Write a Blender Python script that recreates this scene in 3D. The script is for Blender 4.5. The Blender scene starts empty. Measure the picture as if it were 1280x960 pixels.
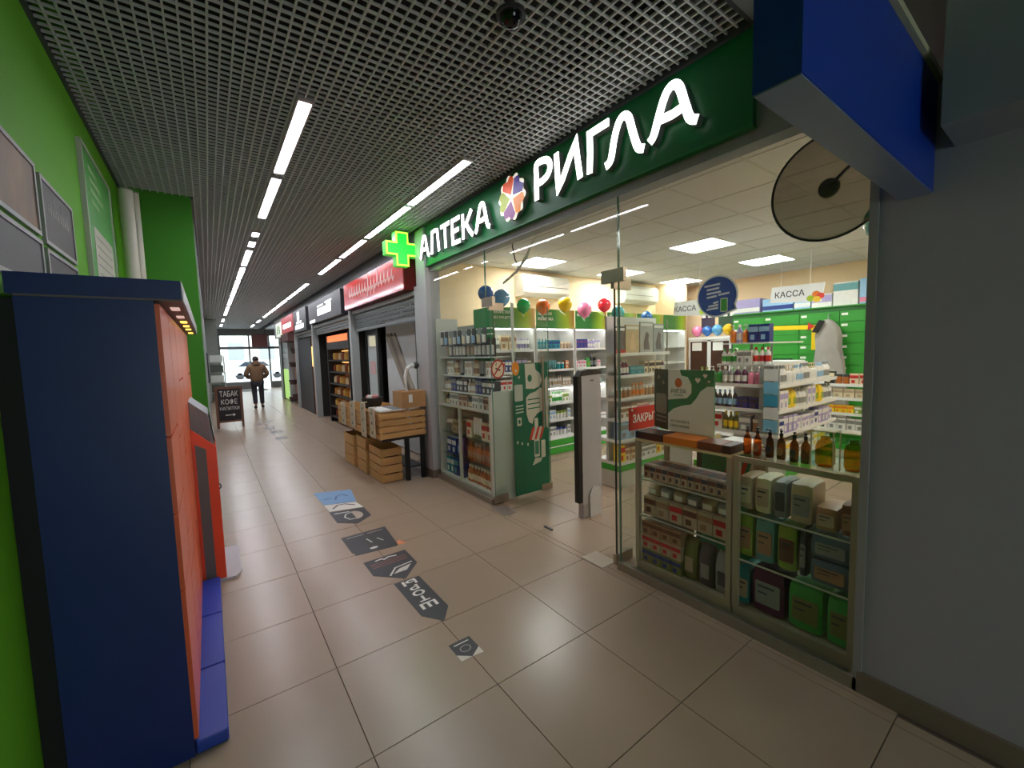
import bpy, bmesh, math, random
from mathutils import Vector, Matrix
random.seed(7)
S = bpy.context.scene
COL = S.collection
PI = math.pi

# ---------------------------------------------------------------- camera
EYE = 1.6076
cam_d = bpy.data.cameras.new('camera'); cam_d.sensor_width = 36.0; cam_d.lens = 14.687
cam_d.clip_start = 0.02; cam_d.clip_end = 300
cam = bpy.data.objects.new('camera', cam_d); COL.objects.link(cam)
cR, cU, cF = (0.80857, -0.58774, -0.02789), (0.06792, 0.04614, 0.99662), (0.58447, 0.80773, -0.07723)
cam.matrix_world = Matrix(((cR[0], cU[0], -cF[0], 0), (cR[1], cU[1], -cF[1], 0), (cR[2], cU[2], -cF[2], EYE), (0, 0, 0, 1)))
S.camera = cam

# ---------------------------------------------------------------- world, exposure
W = bpy.data.worlds.new('overcast_sky'); S.world = W; W.use_nodes = True
W.node_tree.nodes['Background'].inputs['Color'].default_value = (0.86, 0.93, 1.0, 1)
W.node_tree.nodes['Background'].inputs['Strength'].default_value = 7.0
S.view_settings.view_transform = 'Standard'
S.view_settings.look = 'None'
S.view_settings.gamma = 1.0
S.view_settings.use_curve_mapping = False
S.view_settings.exposure = 0.12
S.cycles.use_denoising = True
S.cycles.max_bounces = 10
S.cycles.transparent_max_bounces = 16
S.cycles.sample_clamp_indirect = 6.0
LAMP = 36.0      # corridor tube radiance
PANEL = 25.0     # pharmacy ceiling panel radiance

# ---------------------------------------------------------------- materials
def lin(c):
    return tuple(((v / 255) / 12.92 if v <= 10 else (((v / 255) + 0.055) / 1.055) ** 2.4) for v in c)
MATS = {}
def M(name, rgb=(200, 200, 200), rough=0.5, metal=0.0, emit=0.0, var=0.08, scale=6.0, bump=0.0, coat=0.0, spec=0.5, stretch=None):
    if name in MATS: return MATS[name]
    m = bpy.data.materials.new(name); m.use_nodes = True; MATS[name] = m
    nt = m.node_tree; b = nt.nodes['Principled BSDF']
    c = lin(rgb)
    tc = nt.nodes.new('ShaderNodeTexCoord'); no = nt.nodes.new('ShaderNodeTexNoise')
    no.inputs['Scale'].default_value = scale; no.inputs['Detail'].default_value = 4
    src = tc.outputs['Object']
    if stretch:
        mp = nt.nodes.new('ShaderNodeMapping'); mp.inputs['Scale'].default_value = stretch
        nt.links.new(src, mp.inputs['Vector']); src = mp.outputs['Vector']
    nt.links.new(src, no.inputs['Vector'])
    mx = nt.nodes.new('ShaderNodeMix'); mx.data_type = 'RGBA'
    mx.inputs[6].default_value = (*[v * (1 - var) for v in c], 1)
    mx.inputs[7].default_value = (*[min(1, v * (1 + var)) for v in c], 1)
    nt.links.new(no.outputs['Fac'], mx.inputs[0])
    nt.links.new(mx.outputs[2], b.inputs['Base Color'])
    b.inputs['Roughness'].default_value = rough
    b.inputs['Metallic'].default_value = metal
    b.inputs['Specular IOR Level'].default_value = spec
    if coat: b.inputs['Coat Weight'].default_value = coat; b.inputs['Coat Roughness'].default_value = 0.08
    if emit:
        b.inputs['Emission Color'].default_value = (*c, 1); b.inputs['Emission Strength'].default_value = emit
    if bump:
        bp = nt.nodes.new('ShaderNodeBump'); bp.inputs['Strength'].default_value = bump; bp.inputs['Distance'].default_value = 0.01
        nt.links.new(no.outputs['Fac'], bp.inputs['Height']); nt.links.new(bp.outputs['Normal'], b.inputs['Normal'])
    return m
def glass_mat(name, tint, refl=1.0, rough=0.0):
    m = bpy.data.materials.new(name); m.use_nodes = True; nt = m.node_tree
    for n in list(nt.nodes): nt.nodes.remove(n)
    out = nt.nodes.new('ShaderNodeOutputMaterial'); mix = nt.nodes.new('ShaderNodeMixShader')
    tr = nt.nodes.new('ShaderNodeBsdfTransparent'); gl = nt.nodes.new('ShaderNodeBsdfGlossy'); fr = nt.nodes.new('ShaderNodeFresnel')
    fr.inputs['IOR'].default_value = 1.5
    mu = nt.nodes.new('ShaderNodeMath'); mu.operation = 'MULTIPLY'; mu.inputs[1].default_value = refl
    gl.inputs['Roughness'].default_value = rough
    tr.inputs['Color'].default_value = (*tint, 1)
    ge = nt.nodes.new('ShaderNodeNewGeometry'); iv = nt.nodes.new('ShaderNodeMath'); iv.operation = 'SUBTRACT'; iv.inputs[0].default_value = 1.0
    m2 = nt.nodes.new('ShaderNodeMath'); m2.operation = 'MULTIPLY'
    nt.links.new(ge.outputs['Backfacing'], iv.inputs[1]); nt.links.new(fr.outputs[0], mu.inputs[0])
    nt.links.new(mu.outputs[0], m2.inputs[0]); nt.links.new(iv.outputs[0], m2.inputs[1]); nt.links.new(m2.outputs[0], mix.inputs[0])
    nt.links.new(tr.outputs[0], mix.inputs[1]); nt.links.new(gl.outputs[0], mix.inputs[2]); nt.links.new(mix.outputs[0], out.inputs[0])
    MATS[name] = m
    return m
GLASS = glass_mat('clear_storefront_glass', (0.93, 0.96, 0.94), 1.0)
GLASSEDGE = M('green_glass_edge', (95, 135, 115), 0.1, var=0.05)
SHELFGLASS = glass_mat('glass_shelf', (0.86, 0.93, 0.89), 1.0)
TINTED = glass_mat('smoked_plastic', (0.55, 0.53, 0.5), 1.0)

# ---------------------------------------------------------------- mesh building
class MB:
    def __init__(s): s.v = []; s.f = []; s.m = []; s.cur = 0
    def slot(s, i): s.cur = i; return s
    def add(s, vs, fs):
        o = len(s.v); s.v += [tuple(p) for p in vs]
        for f in fs: s.f.append(tuple(i + o for i in f)); s.m.append(s.cur)
        return s
    def box(s, x0, x1, y0, y1, z0, z1):
        if x0 > x1: x0, x1 = x1, x0
        if y0 > y1: y0, y1 = y1, y0
        if z0 > z1: z0, z1 = z1, z0
        return s.add([(x0, y0, z0), (x1, y0, z0), (x1, y1, z0), (x0, y1, z0), (x0, y0, z1), (x1, y0, z1), (x1, y1, z1), (x0, y1, z1)],
                     [(3, 2, 1, 0), (4, 5, 6, 7), (0, 1, 5, 4), (1, 2, 6, 5), (2, 3, 7, 6), (3, 0, 4, 7)])
    def cbox(s, x0, x1, y0, y1, z0, z1, c):
        # box with its four vertical edges chamfered and a small top chamfer
        pts = [(x0 + c, y0), (x1 - c, y0), (x1, y0 + c), (x1, y1 - c), (x1 - c, y1), (x0 + c, y1), (x0, y1 - c), (x0, y0 + c)]
        cx, cy = (x0 + x1) / 2, (y0 + y1) / 2
        k = lambda p, d: (p[0] + (d if p[0] < cx else -d), p[1] + (d if p[1] < cy else -d))
        r0 = [(*k(p, c * .5), z0) for p in pts]; r1 = [(*p, z0 + c) for p in pts]; r2 = [(*p, z1 - c) for p in pts]; r3 = [(*k(p, c * .5), z1) for p in pts]
        vs = r0 + r1 + r2 + r3; fs = [tuple(range(7, -1, -1)), tuple(range(24, 32))]
        for r in range(3):
            for i in range(8):
                j = (i + 1) % 8; fs.append((r * 8 + i, r * 8 + j, r * 8 + 8 + j, r * 8 + 8 + i))
        return s.add(vs, fs)
    def prism(s, pts, O, U, V, d):
        O, U, V = Vector(O), Vector(U), Vector(V); N = U.cross(V).normalized()
        n = len(pts)
        a = [O + U * p[0] + V * p[1] for p in pts]; b = [p + N * d for p in a]
        if d > 0: fs = [tuple(range(n - 1, -1, -1)), tuple(range(n, 2 * n))] + [(i, (i + 1) % n, n + (i + 1) % n, n + i) for i in range(n)]
        else: fs = [tuple(range(n)), tuple(range(2 * n - 1, n - 1, -1))] + [((i + 1) % n, i, n + i, n + (i + 1) % n) for i in range(n)]
        return s.add(a + b, fs)
    def lathe(s, prof, n=12, O=(0, 0, 0), axis=(0, 0, 1)):
        A = Vector(axis).normalized(); t = Vector((1, 0, 0)) if abs(A.x) < .9 else Vector((0, 1, 0))
        B = A.cross(t).normalized(); C = A.cross(B); O = Vector(O)
        vs = []; fs = []
        for r, h in prof:
            for i in range(n):
                a = 2 * PI * i / n; vs.append(O + A * h + B * (r * math.cos(a)) + C * (r * math.sin(a)))
        for k in range(len(prof) - 1):
            for i in range(n):
                j = (i + 1) % n; fs.append((k * n + i, k * n + j, k * n + n + j, k * n + n + i))
        fs.append(tuple(range(n - 1, -1, -1))); fs.append(tuple(range((len(prof) - 1) * n, len(prof) * n)))
        return s.add(vs, fs)
    def cyl(s, p0, p1, r, n=10, r1=None):
        p0, p1 = Vector(p0), Vector(p1)
        return s.lathe([(r, 0), (r if r1 is None else r1, (p1 - p0).length)], n, p0, p1 - p0)
    def tube(s, path, r, n=8):
        for a, b in zip(path[:-1], path[1:]): s.cyl(a, b, r, n)
        return s
    def stroke(s, pts, w, O, U, V, d):
        # a ribbon with constant width and mitred joins
        O, U, V = Vector(O), Vector(U), Vector(V)
        L = []; R = []; n = len(pts)
        ws = w if isinstance(w, (list, tuple)) else [w] * n
        for i, p in enumerate(pts):
            p = Vector(p)
            d0 = (p - Vector(pts[i - 1])).normalized() if i else None
            d1 = (Vector(pts[i + 1]) - p).normalized() if i < n - 1 else None
            t = ((d0 or d1) + (d1 or d0)).normalized(); nn = Vector((-t.y, t.x))
            c = nn.dot(Vector((-(d1 or d0).y, (d1 or d0).x))); h = ws[i] / 2 / max(c, .5)
            L.append(p + nn * h); R.append(p - nn * h)
        for i in range(n - 1):
            s.prism([R[i], R[i + 1], L[i + 1], L[i]], O, U, V, d)
        return s
ORG = {}
def obj(name, mb, mat, parent=None, smooth=False, org=None):
    if parent is not None: o0 = ORG[parent.name]
    elif org is not None: o0 = Vector(org)
    else:
        xs = [p[0] for p in mb.v]; ys = [p[1] for p in mb.v]; zs = [p[2] for p in mb.v]
        o0 = Vector(((min(xs) + max(xs)) / 2, (min(ys) + max(ys)) / 2, min(zs)))
    me = bpy.data.meshes.new(name)
    me.from_pydata([(p[0] - o0.x, p[1] - o0.y, p[2] - o0.z) for p in mb.v], [], mb.f)
    mats = mat if isinstance(mat, (list, tuple)) else [mat]
    for m in mats: me.materials.append(m)
    if len(mats) > 1: me.polygons.foreach_set('material_index', mb.m)
    if smooth:
        me.polygons.foreach_set('use_smooth', [True] * len(me.polygons))
        me.set_sharp_from_angle(angle=math.radians(40))
    me.update()
    o = bpy.data.objects.new(name, me); COL.objects.link(o)
    if parent is None: o.location = o0
    else: o.parent = parent
    ORG[o.name] = o0
    return o
def tag(o, label=None, cat=None, group=None, kind=None):
    if label: o['label'] = label
    if cat: o['category'] = cat
    if group: o['group'] = group
    if kind: o['kind'] = kind
    return o
def thing(name, label, cat, loc, group=None):
    o = bpy.data.objects.new(name, None); COL.objects.link(o); o.location = loc; o.empty_display_size = .1
    ORG[o.name] = Vector(loc)
    return tag(o, label, cat, group)
def struct(name, mb, mat, label=None):
    o = obj(name, mb, mat); o['kind'] = 'structure'
    if label: o['label'] = label
    return o
def box(name, dims, mat, parent=None):
    return obj(name, MB().box(*dims), mat, parent)
def text_mb(body, O, U, V, h, d=0.003, width=None, bold=0.0, spacing=1.0):
    c = bpy.data.curves.new('lettering', 'FONT'); c.body = body; c.size = 1.0; c.offset = bold; c.resolution_u = 2; c.space_character = spacing
    t = bpy.data.objects.new('lettering', c)
    me = bpy.data.meshes.new_from_object(t)
    mb = MB(); O, U, V = Vector(O), Vector(U), Vector(V); N = U.cross(V)
    if len(me.vertices):
        xs = [v.co.x for v in me.vertices]; ys = [v.co.y for v in me.vertices]
        x0, x1, y0, y1 = min(xs), max(xs), min(ys), max(ys)
        sy = h / (y1 - y0); sx = sy if width is None else width / (x1 - x0)
        n = len(me.vertices)
        a = [O + U * ((v.co.x - x0) * sx) + V * ((v.co.y - y0) * sy) + N * d for v in me.vertices]
        b = [p - N * d for p in a]
        fs = [tuple(p.vertices) for p in me.polygons]
        cnt = {}
        for f in fs:
            for i in range(len(f)):
                e = (f[i], f[(i + 1) % len(f)]); cnt[e] = cnt.get(e, 0) + 1
        side = [(e[1], e[0], e[0] + n, e[1] + n) for e in cnt if (e[1], e[0]) not in cnt]
        mb.add(a + b, fs + side)
    bpy.data.objects.remove(t); bpy.data.curves.remove(c); bpy.data.meshes.remove(me)
    return mb
def text(name, body, O, U, V, h, mat, parent, **k):
    mb = text_mb(body, O, U, V, h, **k)
    return obj(name, mb, mat, parent) if mb.v else None
def ellipse(cx, cy, rx, ry, n=20):
    return [(cx + rx * math.cos(2 * PI * i / n), cy + ry * math.sin(2 * PI * i / n)) for i in range(n)]
def rrect(x0, y0, x1, y1, r, k=4):
    pts = []
    for cx, cy, a0 in ((x1 - r, y1 - r, 0), (x0 + r, y1 - r, 90), (x0 + r, y0 + r, 180), (x1 - r, y0 + r, 270)):
        for i in range(k + 1):
            a = math.radians(a0 + 90 * i / k); pts.append((cx + r * math.cos(a), cy + r * math.sin(a)))
    return pts
NX = dict(U=(0, -1, 0), V=(0, 0, 1))   # a face that looks toward -X: right on it is -Y

# common materials
ALU = M('brushed_aluminium', (150, 150, 148), 0.35, 0.6, var=.05)
GREYMETAL = M('grey_painted_metal', (150, 152, 155), 0.45, 0.1)
WHITE = M('white_laminate', (232, 232, 228), 0.45, var=.02)
CREAMW = M('cream_painted_wall', (236, 210, 170), 0.8, var=.03)
BLACK = M('black_plastic', (18, 18, 20), 0.4, var=.2)
DARKGREY = M('dark_grey_plastic', (60, 60, 64), 0.45)
GREENLAM = M('green_laminate', (60, 165, 50), 0.45, var=.04)
DKGREEN = M('dark_green_print', (10, 98, 66), 0.4, var=.05)
STEEL = M('brushed_steel_fitting', (165, 155, 140), 0.3, 0.8, var=.06, scale=30)
WALLGREY = M('grey_painted_wall', (150, 142, 154), 0.75, var=.03, scale=2)
LIME = M('lime_green_wall_paint', (92, 168, 8), 0.7, var=.04, scale=1.5)
PAPERW = M('white_paper', (235, 235, 228), 0.7, var=.03)

TRL = bpy.data.materials.new('translucent_trunking'); TRL.use_nodes = True
_n = TRL.node_tree; _t = _n.nodes.new('ShaderNodeBsdfTranslucent'); _t.inputs[0].default_value = (.75, .74, .68, 1); _m = _n.nodes.new('ShaderNodeMixShader'); _m.inputs[0].default_value = .6
_n.nodes['Principled BSDF'].inputs['Base Color'].default_value = (.7, .69, .62, 1)
_n.links.new(_n.nodes['Principled BSDF'].outputs[0], _m.inputs[1]); _n.links.new(_t.outputs[0], _m.inputs[2]); _n.links.new(_m.outputs[0], _n.nodes['Material Output'].inputs[0])
MATS['trl'] = TRL
# ================================================================ STRUCTURE
# ---- floor
TILEM = M('beige_porcelain_tile', (160, 139, 118), 0.27, var=.05, scale=3.5, bump=.02)
GROUT = M('dark_grout', (84, 70, 58), 0.9)
floor = struct('floor', MB().box(-1.0, 8.6, -4.5, 26.5, -.12, -.004), None)
floor['label'] = 'beige square porcelain tile floor of the corridor and shop'
def far_tile_mat():
    m = bpy.data.materials.new('beige_porcelain_tile_far'); m.use_nodes = True; nt = m.node_tree; b = nt.nodes['Principled BSDF']
    ge = nt.nodes.new('ShaderNodeNewGeometry'); mp = nt.nodes.new('ShaderNodeMapping'); mp.inputs['Location'].default_value = (-.4313, -3.4122, 0)
    br = nt.nodes.new('ShaderNodeTexBrick'); br.offset = 0; br.inputs['Scale'].default_value = 1.0
    br.inputs['Brick Width'].default_value = .6; br.inputs['Row Height'].default_value = .6; br.inputs['Mortar Size'].default_value = .003
    br.inputs['Color1'].default_value = (*lin((160, 139, 118)), 1); br.inputs['Color2'].default_value = (*lin((164, 143, 121)), 1); br.inputs['Mortar'].default_value = (*lin((92, 78, 66)), 1)
    nt.links.new(ge.outputs['Position'], mp.inputs['Vector']); nt.links.new(mp.outputs[0], br.inputs['Vector']); nt.links.new(br.outputs['Color'], b.inputs['Base Color'])
    b.inputs['Roughness'].default_value = .27
    return m
FART = far_tile_mat()
floor.data.materials.clear(); floor.data.materials.append(GROUT)
TX, TY, TS = .4313, 3.4122, .6
tile_me = None
def tile_obj(x0, x1, y0, y1):
    global tile_me
    g = .0017
    if abs(x1 - x0 - TS) < 1e-6 and abs(y1 - y0 - TS) < 1e-6:
        if tile_me is None:
            o = obj('tile', MB().cbox(-TS / 2 + g, TS / 2 - g, -TS / 2 + g, TS / 2 - g, -.0045, 0, .0012), TILEM, org=(0, 0, 0)); tile_me = o.data
        else:
            o = bpy.data.objects.new('tile', tile_me); COL.objects.link(o)
    else:
        w, h = (x1 - x0) / 2, (y1 - y0) / 2
        o = obj('tile', MB().cbox(-w + g, w - g, -h + g, h - g, -.0045, 0, .0012), TILEM, org=(0, 0, 0))
    o.parent = floor
    o.location = Vector(((x0 + x1) / 2, (y0 + y1) / 2, 0)) - ORG[floor.name]
# corridor tiles (near part), x from left wall to store front
ylist = [TY + TS * k for k in range(-10, 14)]
xs_c = [-.56] + [TX + TS * k for k in range(-1, 4)] + [2.29]
for j in range(len(ylist) - 1):
    for i in range(len(xs_c) - 1):
        if ylist[j] < -1.5: continue
        tile_obj(xs_c[i], xs_c[i + 1], ylist[j], ylist[j + 1])
xs_s = [2.29, TX + TS * 4] + [TX + TS * k for k in range(5, 8)]
for j in range(5, 14):
    if ylist[j] > 4.9: break
    for i in range(len(xs_s) - 1): tile_obj(xs_s[i], xs_s[i + 1], ylist[j], min(ylist[j + 1], 5.25))
farfloor = obj('far_tiles', MB().box(-.5, 8.5, ylist[-1] + .002, 26.5, -.0045, 0).box(xs_s[-1] + .002, 8.4, .3, 5.3, -.0045, 0), FART, floor)
farfloor['kind'] = 'stuff'
ytop_sh = [y for y in ylist if y <= 4.9][-1]

# ---- corridor ceiling: open cell grid, each blade a slat
CZ = 3.2
CELL = .6 / 11
ceil_c = struct('ceiling', MB().box(-.7, 2.6, -4.5, 27, 3.62, 3.7), M('dark_plenum', (36, 34, 33), .9))
ceil_c['label'] = 'open cell metal grid ceiling below a dark void'
BLADE = M('grey_grid_blade', (188, 188, 188), .5, .0, var=.03)
gx0, gx1, gy0, gy1 = -.545, 2.29, 1.06, 26.4
def shared_slats(name, dims_list, mat, parent):
    cache = {}
    for (cx, cy, cz, w, d, h) in dims_list:
        k = (round(w, 4), round(d, 4), round(h, 4))
        if k not in cache:
            me = bpy.data.meshes.new(name); mb = MB().box(-w / 2, w / 2, -d / 2, d / 2, -h / 2, h / 2)
            me.from_pydata(mb.v, [], mb.f); me.materials.append(mat); cache[k] = me
        o = bpy.data.objects.new(name, cache[k]); COL.objects.link(o); o.parent = parent
        o.location = Vector((cx, cy, cz)) - ORG[parent.name]
L = []
k = 0
x = TX - CELL * 17
while x < gx1 - .01:
    if x > gx0:
        w = .0105 if k % 11 == 0 else .0088
        L.append((x, (gy0 + gy1) / 2, CZ + .0065, w, gy1 - gy0, .013))
    x += CELL; k += 1
nl = len(L)
y = gy0; k = 0; far = MB()
while y < gy1 - .01:
    w = .0105 if k % 11 == 0 else .0088
    if k < 238: L.append(((gx0 + gx1) / 2, y, CZ + .0067, gx1 - gx0, w, .0122))
    else: far.box(gx0, gx1, y - w / 2, y + w / 2, CZ + .0006, CZ + .0128)
    y += CELL; k += 1
shared_slats('slat', L, BLADE, ceil_c)
o = obj('far_slats', far, BLADE, ceil_c); o['kind'] = 'stuff'
# edge angle along the walls
obj('edge_angle', MB().box(2.27, 2.30, gy0, gy1, CZ - .02, CZ + .045).box(-.56, -.54, gy0, 5.25, CZ - .01, CZ + .045).box(-.03, -.01, 5.25, gy1, CZ - .01, CZ + .045).box(gx0, gx1, gy0 - .02, gy0, CZ - .01, CZ + .045), M('dark_edge_angle', (70, 72, 76), .5), ceil_c)
# plain near ceiling (behind the grid edge, over the camera)
struct('ceiling_near', MB().box(-.7, 2.6, -4.5, 1.04, CZ - .01, CZ + .1), M('grey_painted_ceiling', (140, 138, 142), .8), 'plain grey ceiling in front of the grid ceiling')

# ---- walls
struct('wall_left', MB().box(-.7, -.56, -4.5, 5.25, 0, 3.62), LIME, 'lime green wall behind the parcel locker')
struct('wall_left_pilaster', MB().box(-.7, -.03, 5.25, 5.8, 0, 3.62), M('green_pilaster_paint', (62, 138, 28), .7, var=.04), 'green pilaster standing out beyond the parcel locker')
struct('wall_left_far', MB().box(-.7, -.06, 5.8, 20.3, 0, 3.62).box(-.7, .36, 20.3, 26.5, 0, 3.62), M('pale_grey_partition', (150, 155, 148), .6), 'pale grey partition wall along the far corridor')
struct('baseboard_left', MB().box(-.56, -.545, -4.5, 2.0, 0, .08), WHITE, 'white skirting under the green wall')
struct('wall_right', MB().box(2.33, 2.6, -4.5, .545, 0, 3.7), WALLGREY, 'plain grey wall beside the pharmacy window')
struct('wall_back', MB().box(-.7, .35, -4.6, -4.5, 0, 3.7).box(1.55, 2.6, -4.6, -4.5, 0, 3.7).box(.35, 1.55, -4.6, -4.5, 2.2, 3.7).box(.35, 1.55, -4.6, -4.5, 0, .1), WALLGREY, 'grey wall around the added glazed opening behind')
struct('added_rear_opening', MB().box(.35, 1.55, -4.555, -4.545, .1, 2.2), GLASS, 'added glazed opening behind the view, letting in fill daylight')  # unseen opening, added so daylight reaches the near wall and locker
struct('baseboard_right', MB().box(2.312, 2.33, -4.5, .56, 0, .1), M('brown_grey_skirting', (112, 98, 86), .5), 'brown tile skirting below the plain grey wall')
struct('trim_1', MB().box(2.315, 2.36, .545, .575, 0, 2.66), M('grey_column_trim', (138, 134, 136), .5), 'grey edge trim of the wall at the window end')
struct('trim_2', MB().box(2.06, 2.33, -1.5, .33, 2.33, 3.18), M('bulkhead_paint', (132, 132, 138), .8), 'grey bulkhead boxed out above the plain grey wall')

# ---- pharmacy shell
struct('wall_pharmacy_side', MB().box(2.45, 8.6, 5.3, 5.42, 0, 3.2), CREAMW, 'cream side wall of the pharmacy')
struct('wall_pharmacy_back', MB().box(8.4, 8.52, .2, 5.42, 0, 3.2), CREAMW, 'cream back wall of the pharmacy')
struct('wall_pharmacy_party', MB().box(2.6, 8.52, .1, .25, 0, 3.2), CREAMW, 'cream party wall of the pharmacy')
struct('wall_pharmacy_column', MB().box(7.55, 7.95, 4.85, 5.3, 0, 2.88), CREAMW, 'cream corner column inside the pharmacy')
PCZ = 2.88
pc = struct('ceiling_pharmacy', MB().box(2.42, 8.55, .15, 5.42, PCZ + .03, PCZ + .1), M('ceiling_void', (70, 68, 64), .9), 'white suspended tile ceiling of the pharmacy')
CT = M('white_mineral_ceiling_tile', (214, 213, 210), .85, var=.03, scale=40, bump=.05)
PANELS = [(5.1, 2.65), (7.1, 2.7), (3.98, 4.57), (5.97, 4.6), (7.85, 4.65), (4.1, .55), (6.1, .9)]
TG = .0045
ctile = None
cxs = [2.48 + .6 * i for i in range(10)]; cys = [.25 + .6 * i for i in range(9)]
PCELLS = set()
for (px, py) in PANELS:
    i = min(range(len(cxs)), key=lambda k: abs(cxs[k] + .3 - px)); j = min(range(len(cys)), key=lambda k: abs(cys[k] + .3 - py)); PCELLS.add((i, j))
for i, cx in enumerate(cxs):
    for j, cy in enumerate(cys):
        if (i, j) in PCELLS: continue
        x1 = min(cx + .6, 8.4); y1 = min(cy + .6, 5.3)
        full = x1 == cx + .6 and y1 == cy + .6
        if full and ctile is not None:
            o = bpy.data.objects.new('tile', ctile); COL.objects.link(o)
        else:
            w, h = (x1 - cx) / 2, (y1 - cy) / 2
            o = obj('tile', MB().box(-w + TG, w - TG, -h + TG, h - TG, 0, .02), CT, org=(0, 0, 0))
            if full: ctile = o.data
        o.parent = pc; o.location = Vector(((cx + x1) / 2, (cy + y1) / 2, PCZ)) - ORG[pc.name]
obj('grid_rails', MB().box(2.48, 8.4, 0, 0, 0, 0) if 0 else (lambda m: ([m.box(c - .01, c + .01, .25, 5.3, PCZ - .003, PCZ + .012) for c in cxs], [m.box(2.48, 8.4, c - .01, c + .01, PCZ - .0025, PCZ + .012) for c in cys], m)[2])(MB()), M('ceiling_rail', (200, 197, 188), .5), pc)
PEM = M('lit_panel_diffuser', (252, 252, 255), .5, emit=PANEL, var=0)
for (i, j) in sorted(PCELLS):
    cx, cy = cxs[i] + .3, cys[j] + .3
    near = {(4, 4): 'above the pharmacy entrance gate'}.get((i, j))
    t = thing('ceiling_panel_light', 'square lit panel set flush in the white pharmacy tile ceiling', 'ceiling light', (cx, cy, PCZ), 'square ceiling panels in the pharmacy')
    obj('diffuser', MB().box(cx - .28, cx + .28, cy - .28, cy + .28, PCZ - .002, PCZ + .015), PEM, t)
    obj('frame', MB().box(cx - .297, cx + .297, cy - .297, cy - .28, PCZ - .004, PCZ + .018).box(cx - .297, cx + .297, cy + .28, cy + .297, PCZ - .004, PCZ + .018)
        .box(cx - .297, cx - .28, cy - .28, cy + .28, PCZ - .004, PCZ + .018).box(cx + .28, cx + .297, cy - .28, cy + .28, PCZ - .004, PCZ + .018), WHITE, t)

# ---- store front: pillar, fascia, glass
FX = 2.33
PIL = M('grey_pillar_cladding', (172, 170, 170), .5, var=.03)
struct('trim_3', MB().box(2.27, 2.46, 4.93, 5.2, .1, 3.62), PIL, 'light grey pillar between the pharmacy and the red shop')
struct('baseboard_pillar', MB().box(2.255, 2.465, 4.92, 5.21, 0, .1), M('brown_grey_skirting', (112, 98, 86), .5), 'brown skirting block around the light grey pillar')
struct('trim_4', MB().box(2.33, 2.44, .55, 4.93, 2.64, 3.62), GREYMETAL, 'grey metal fascia beam over the pharmacy front')
def pane(name, y0, y1, z0, z1, label, n=None):
    o = struct(name, MB().box(FX, FX + .01, y0, y1, z0, z1), [GLASS], label)
    return o
w1 = pane('window_1', 3.645, 4.92, .06, 2.64, 'tall frameless glass pane of the pharmacy front beside the pillar')
w2 = pane('window_2', .575, 1.93, .06, 2.64, 'tall frameless glass pane before the low display cabinets')
w3 = pane('window_3', 1.945, 3.63, 2.13, 2.64, 'glass transom pane above the open pharmacy doors')
RAIL = M('grey_floor_rail', (142, 132, 118), .4, .4)
obj('rail', MB().box(2.315, 2.36, 3.62, 4.93, 0, .06), RAIL, w1)
obj('rail', MB().box(2.315, 2.36, .56, 1.95, 0, .06), RAIL, w2)
obj('seam', MB().box(FX - .002, FX + .012, 3.637, 3.645, 2.1, 2.64), GLASSEDGE, w1)
obj('seam', MB().box(FX - .002, FX + .012, 1.930, 1.938, .06, 2.64), GLASSEDGE, w2)
obj('patch_fitting', MB().box(FX - .012, FX + .022, 3.5, 3.7, 2.07, 2.16), STEEL, w3)
obj('patch_fitting', MB().box(FX - .012, FX + .022, 1.88, 2.08, 2.07, 2.16), STEEL, w3)

# ---- doors: two glass leaves swung inward
d1 = thing('door_1', None, None, (2.345, 3.62, 0)); d1['kind'] = 'structure'; d1['label'] = 'left glass door leaf standing open, green printed poster on it'
obj('leaf', MB().box(2.36, 3.13, 3.605, 3.615, .02, 2.1), GLASS, d1)
obj('leaf_edge', MB().box(3.13, 3.134, 3.604, 3.616, .02, 2.1).box(2.356, 2.36, 3.604, 3.616, .02, 2.1), GLASSEDGE, d1)
obj('patch_fitting', MB().box(2.34, 2.52, 3.595, 3.625, .015, .085), STEEL, d1)
obj('patch_fitting', MB().box(2.34, 2.52, 3.595, 3.625, 2.035, 2.11), STEEL, d1)
obj('floor_lock', MB().box(2.99, 3.14, 3.593, 3.627, .015, .085), STEEL, d1)
obj('handle', MB().cyl((3.0, 3.56, .75), (3.0, 3.56, 1.55), .013, 12).cyl((3.0, 3.56, .85), (3.0, 3.605, .85), .008).cyl((3.0, 3.56, 1.45), (3.0, 3.605, 1.45), .008), STEEL, d1, smooth=True)
d2 = thing('door_2', None, None, (2.345, 1.96, 0)); d2['kind'] = 'structure'; d2['label'] = 'right glass door leaf standing open beside the display cabinets'
obj('leaf', MB().box(2.36, 3.13, 1.985, 1.995, .02, 2.1), GLASS, d2)
obj('leaf_edge', MB().box(2.353, 2.36, 1.984, 1.996, .02, 2.1), M('dark_glass_edge', (40, 52, 48), .2), d2)
obj('patch_fitting', MB().box(2.335, 2.52, 1.975, 2.005, .015, .09), STEEL, d2)
obj('patch_fitting', MB().box(2.335, 2.52, 1.975, 2.005, 2.03, 2.11), STEEL, d2)
tag(obj('floor_spring_plate', MB().cbox(2.24, 2.40, 2.03, 2.24, 0, .004, .0012), M('pale_steel_plate', (190, 178, 160), .35, .5)), 'pale metal floor spring plate beside the right door leaf', 'floor plate')
tag(obj('floor_spring_plate', MB().cbox(2.255, 2.40, 3.30, 3.55, 0, .004, .0012), M('dull_steel_plate', (140, 128, 118), .4, .4)), 'dull grey floor spring plate at the foot of the poster door', 'floor plate')
tag(obj('door_stopper', MB().cbox(2.38, 2.40, 2.75, 2.86, 0, .012, .002), DARKGREY), 'small dark door latch strip on the floor between the leaves', 'latch')

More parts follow.
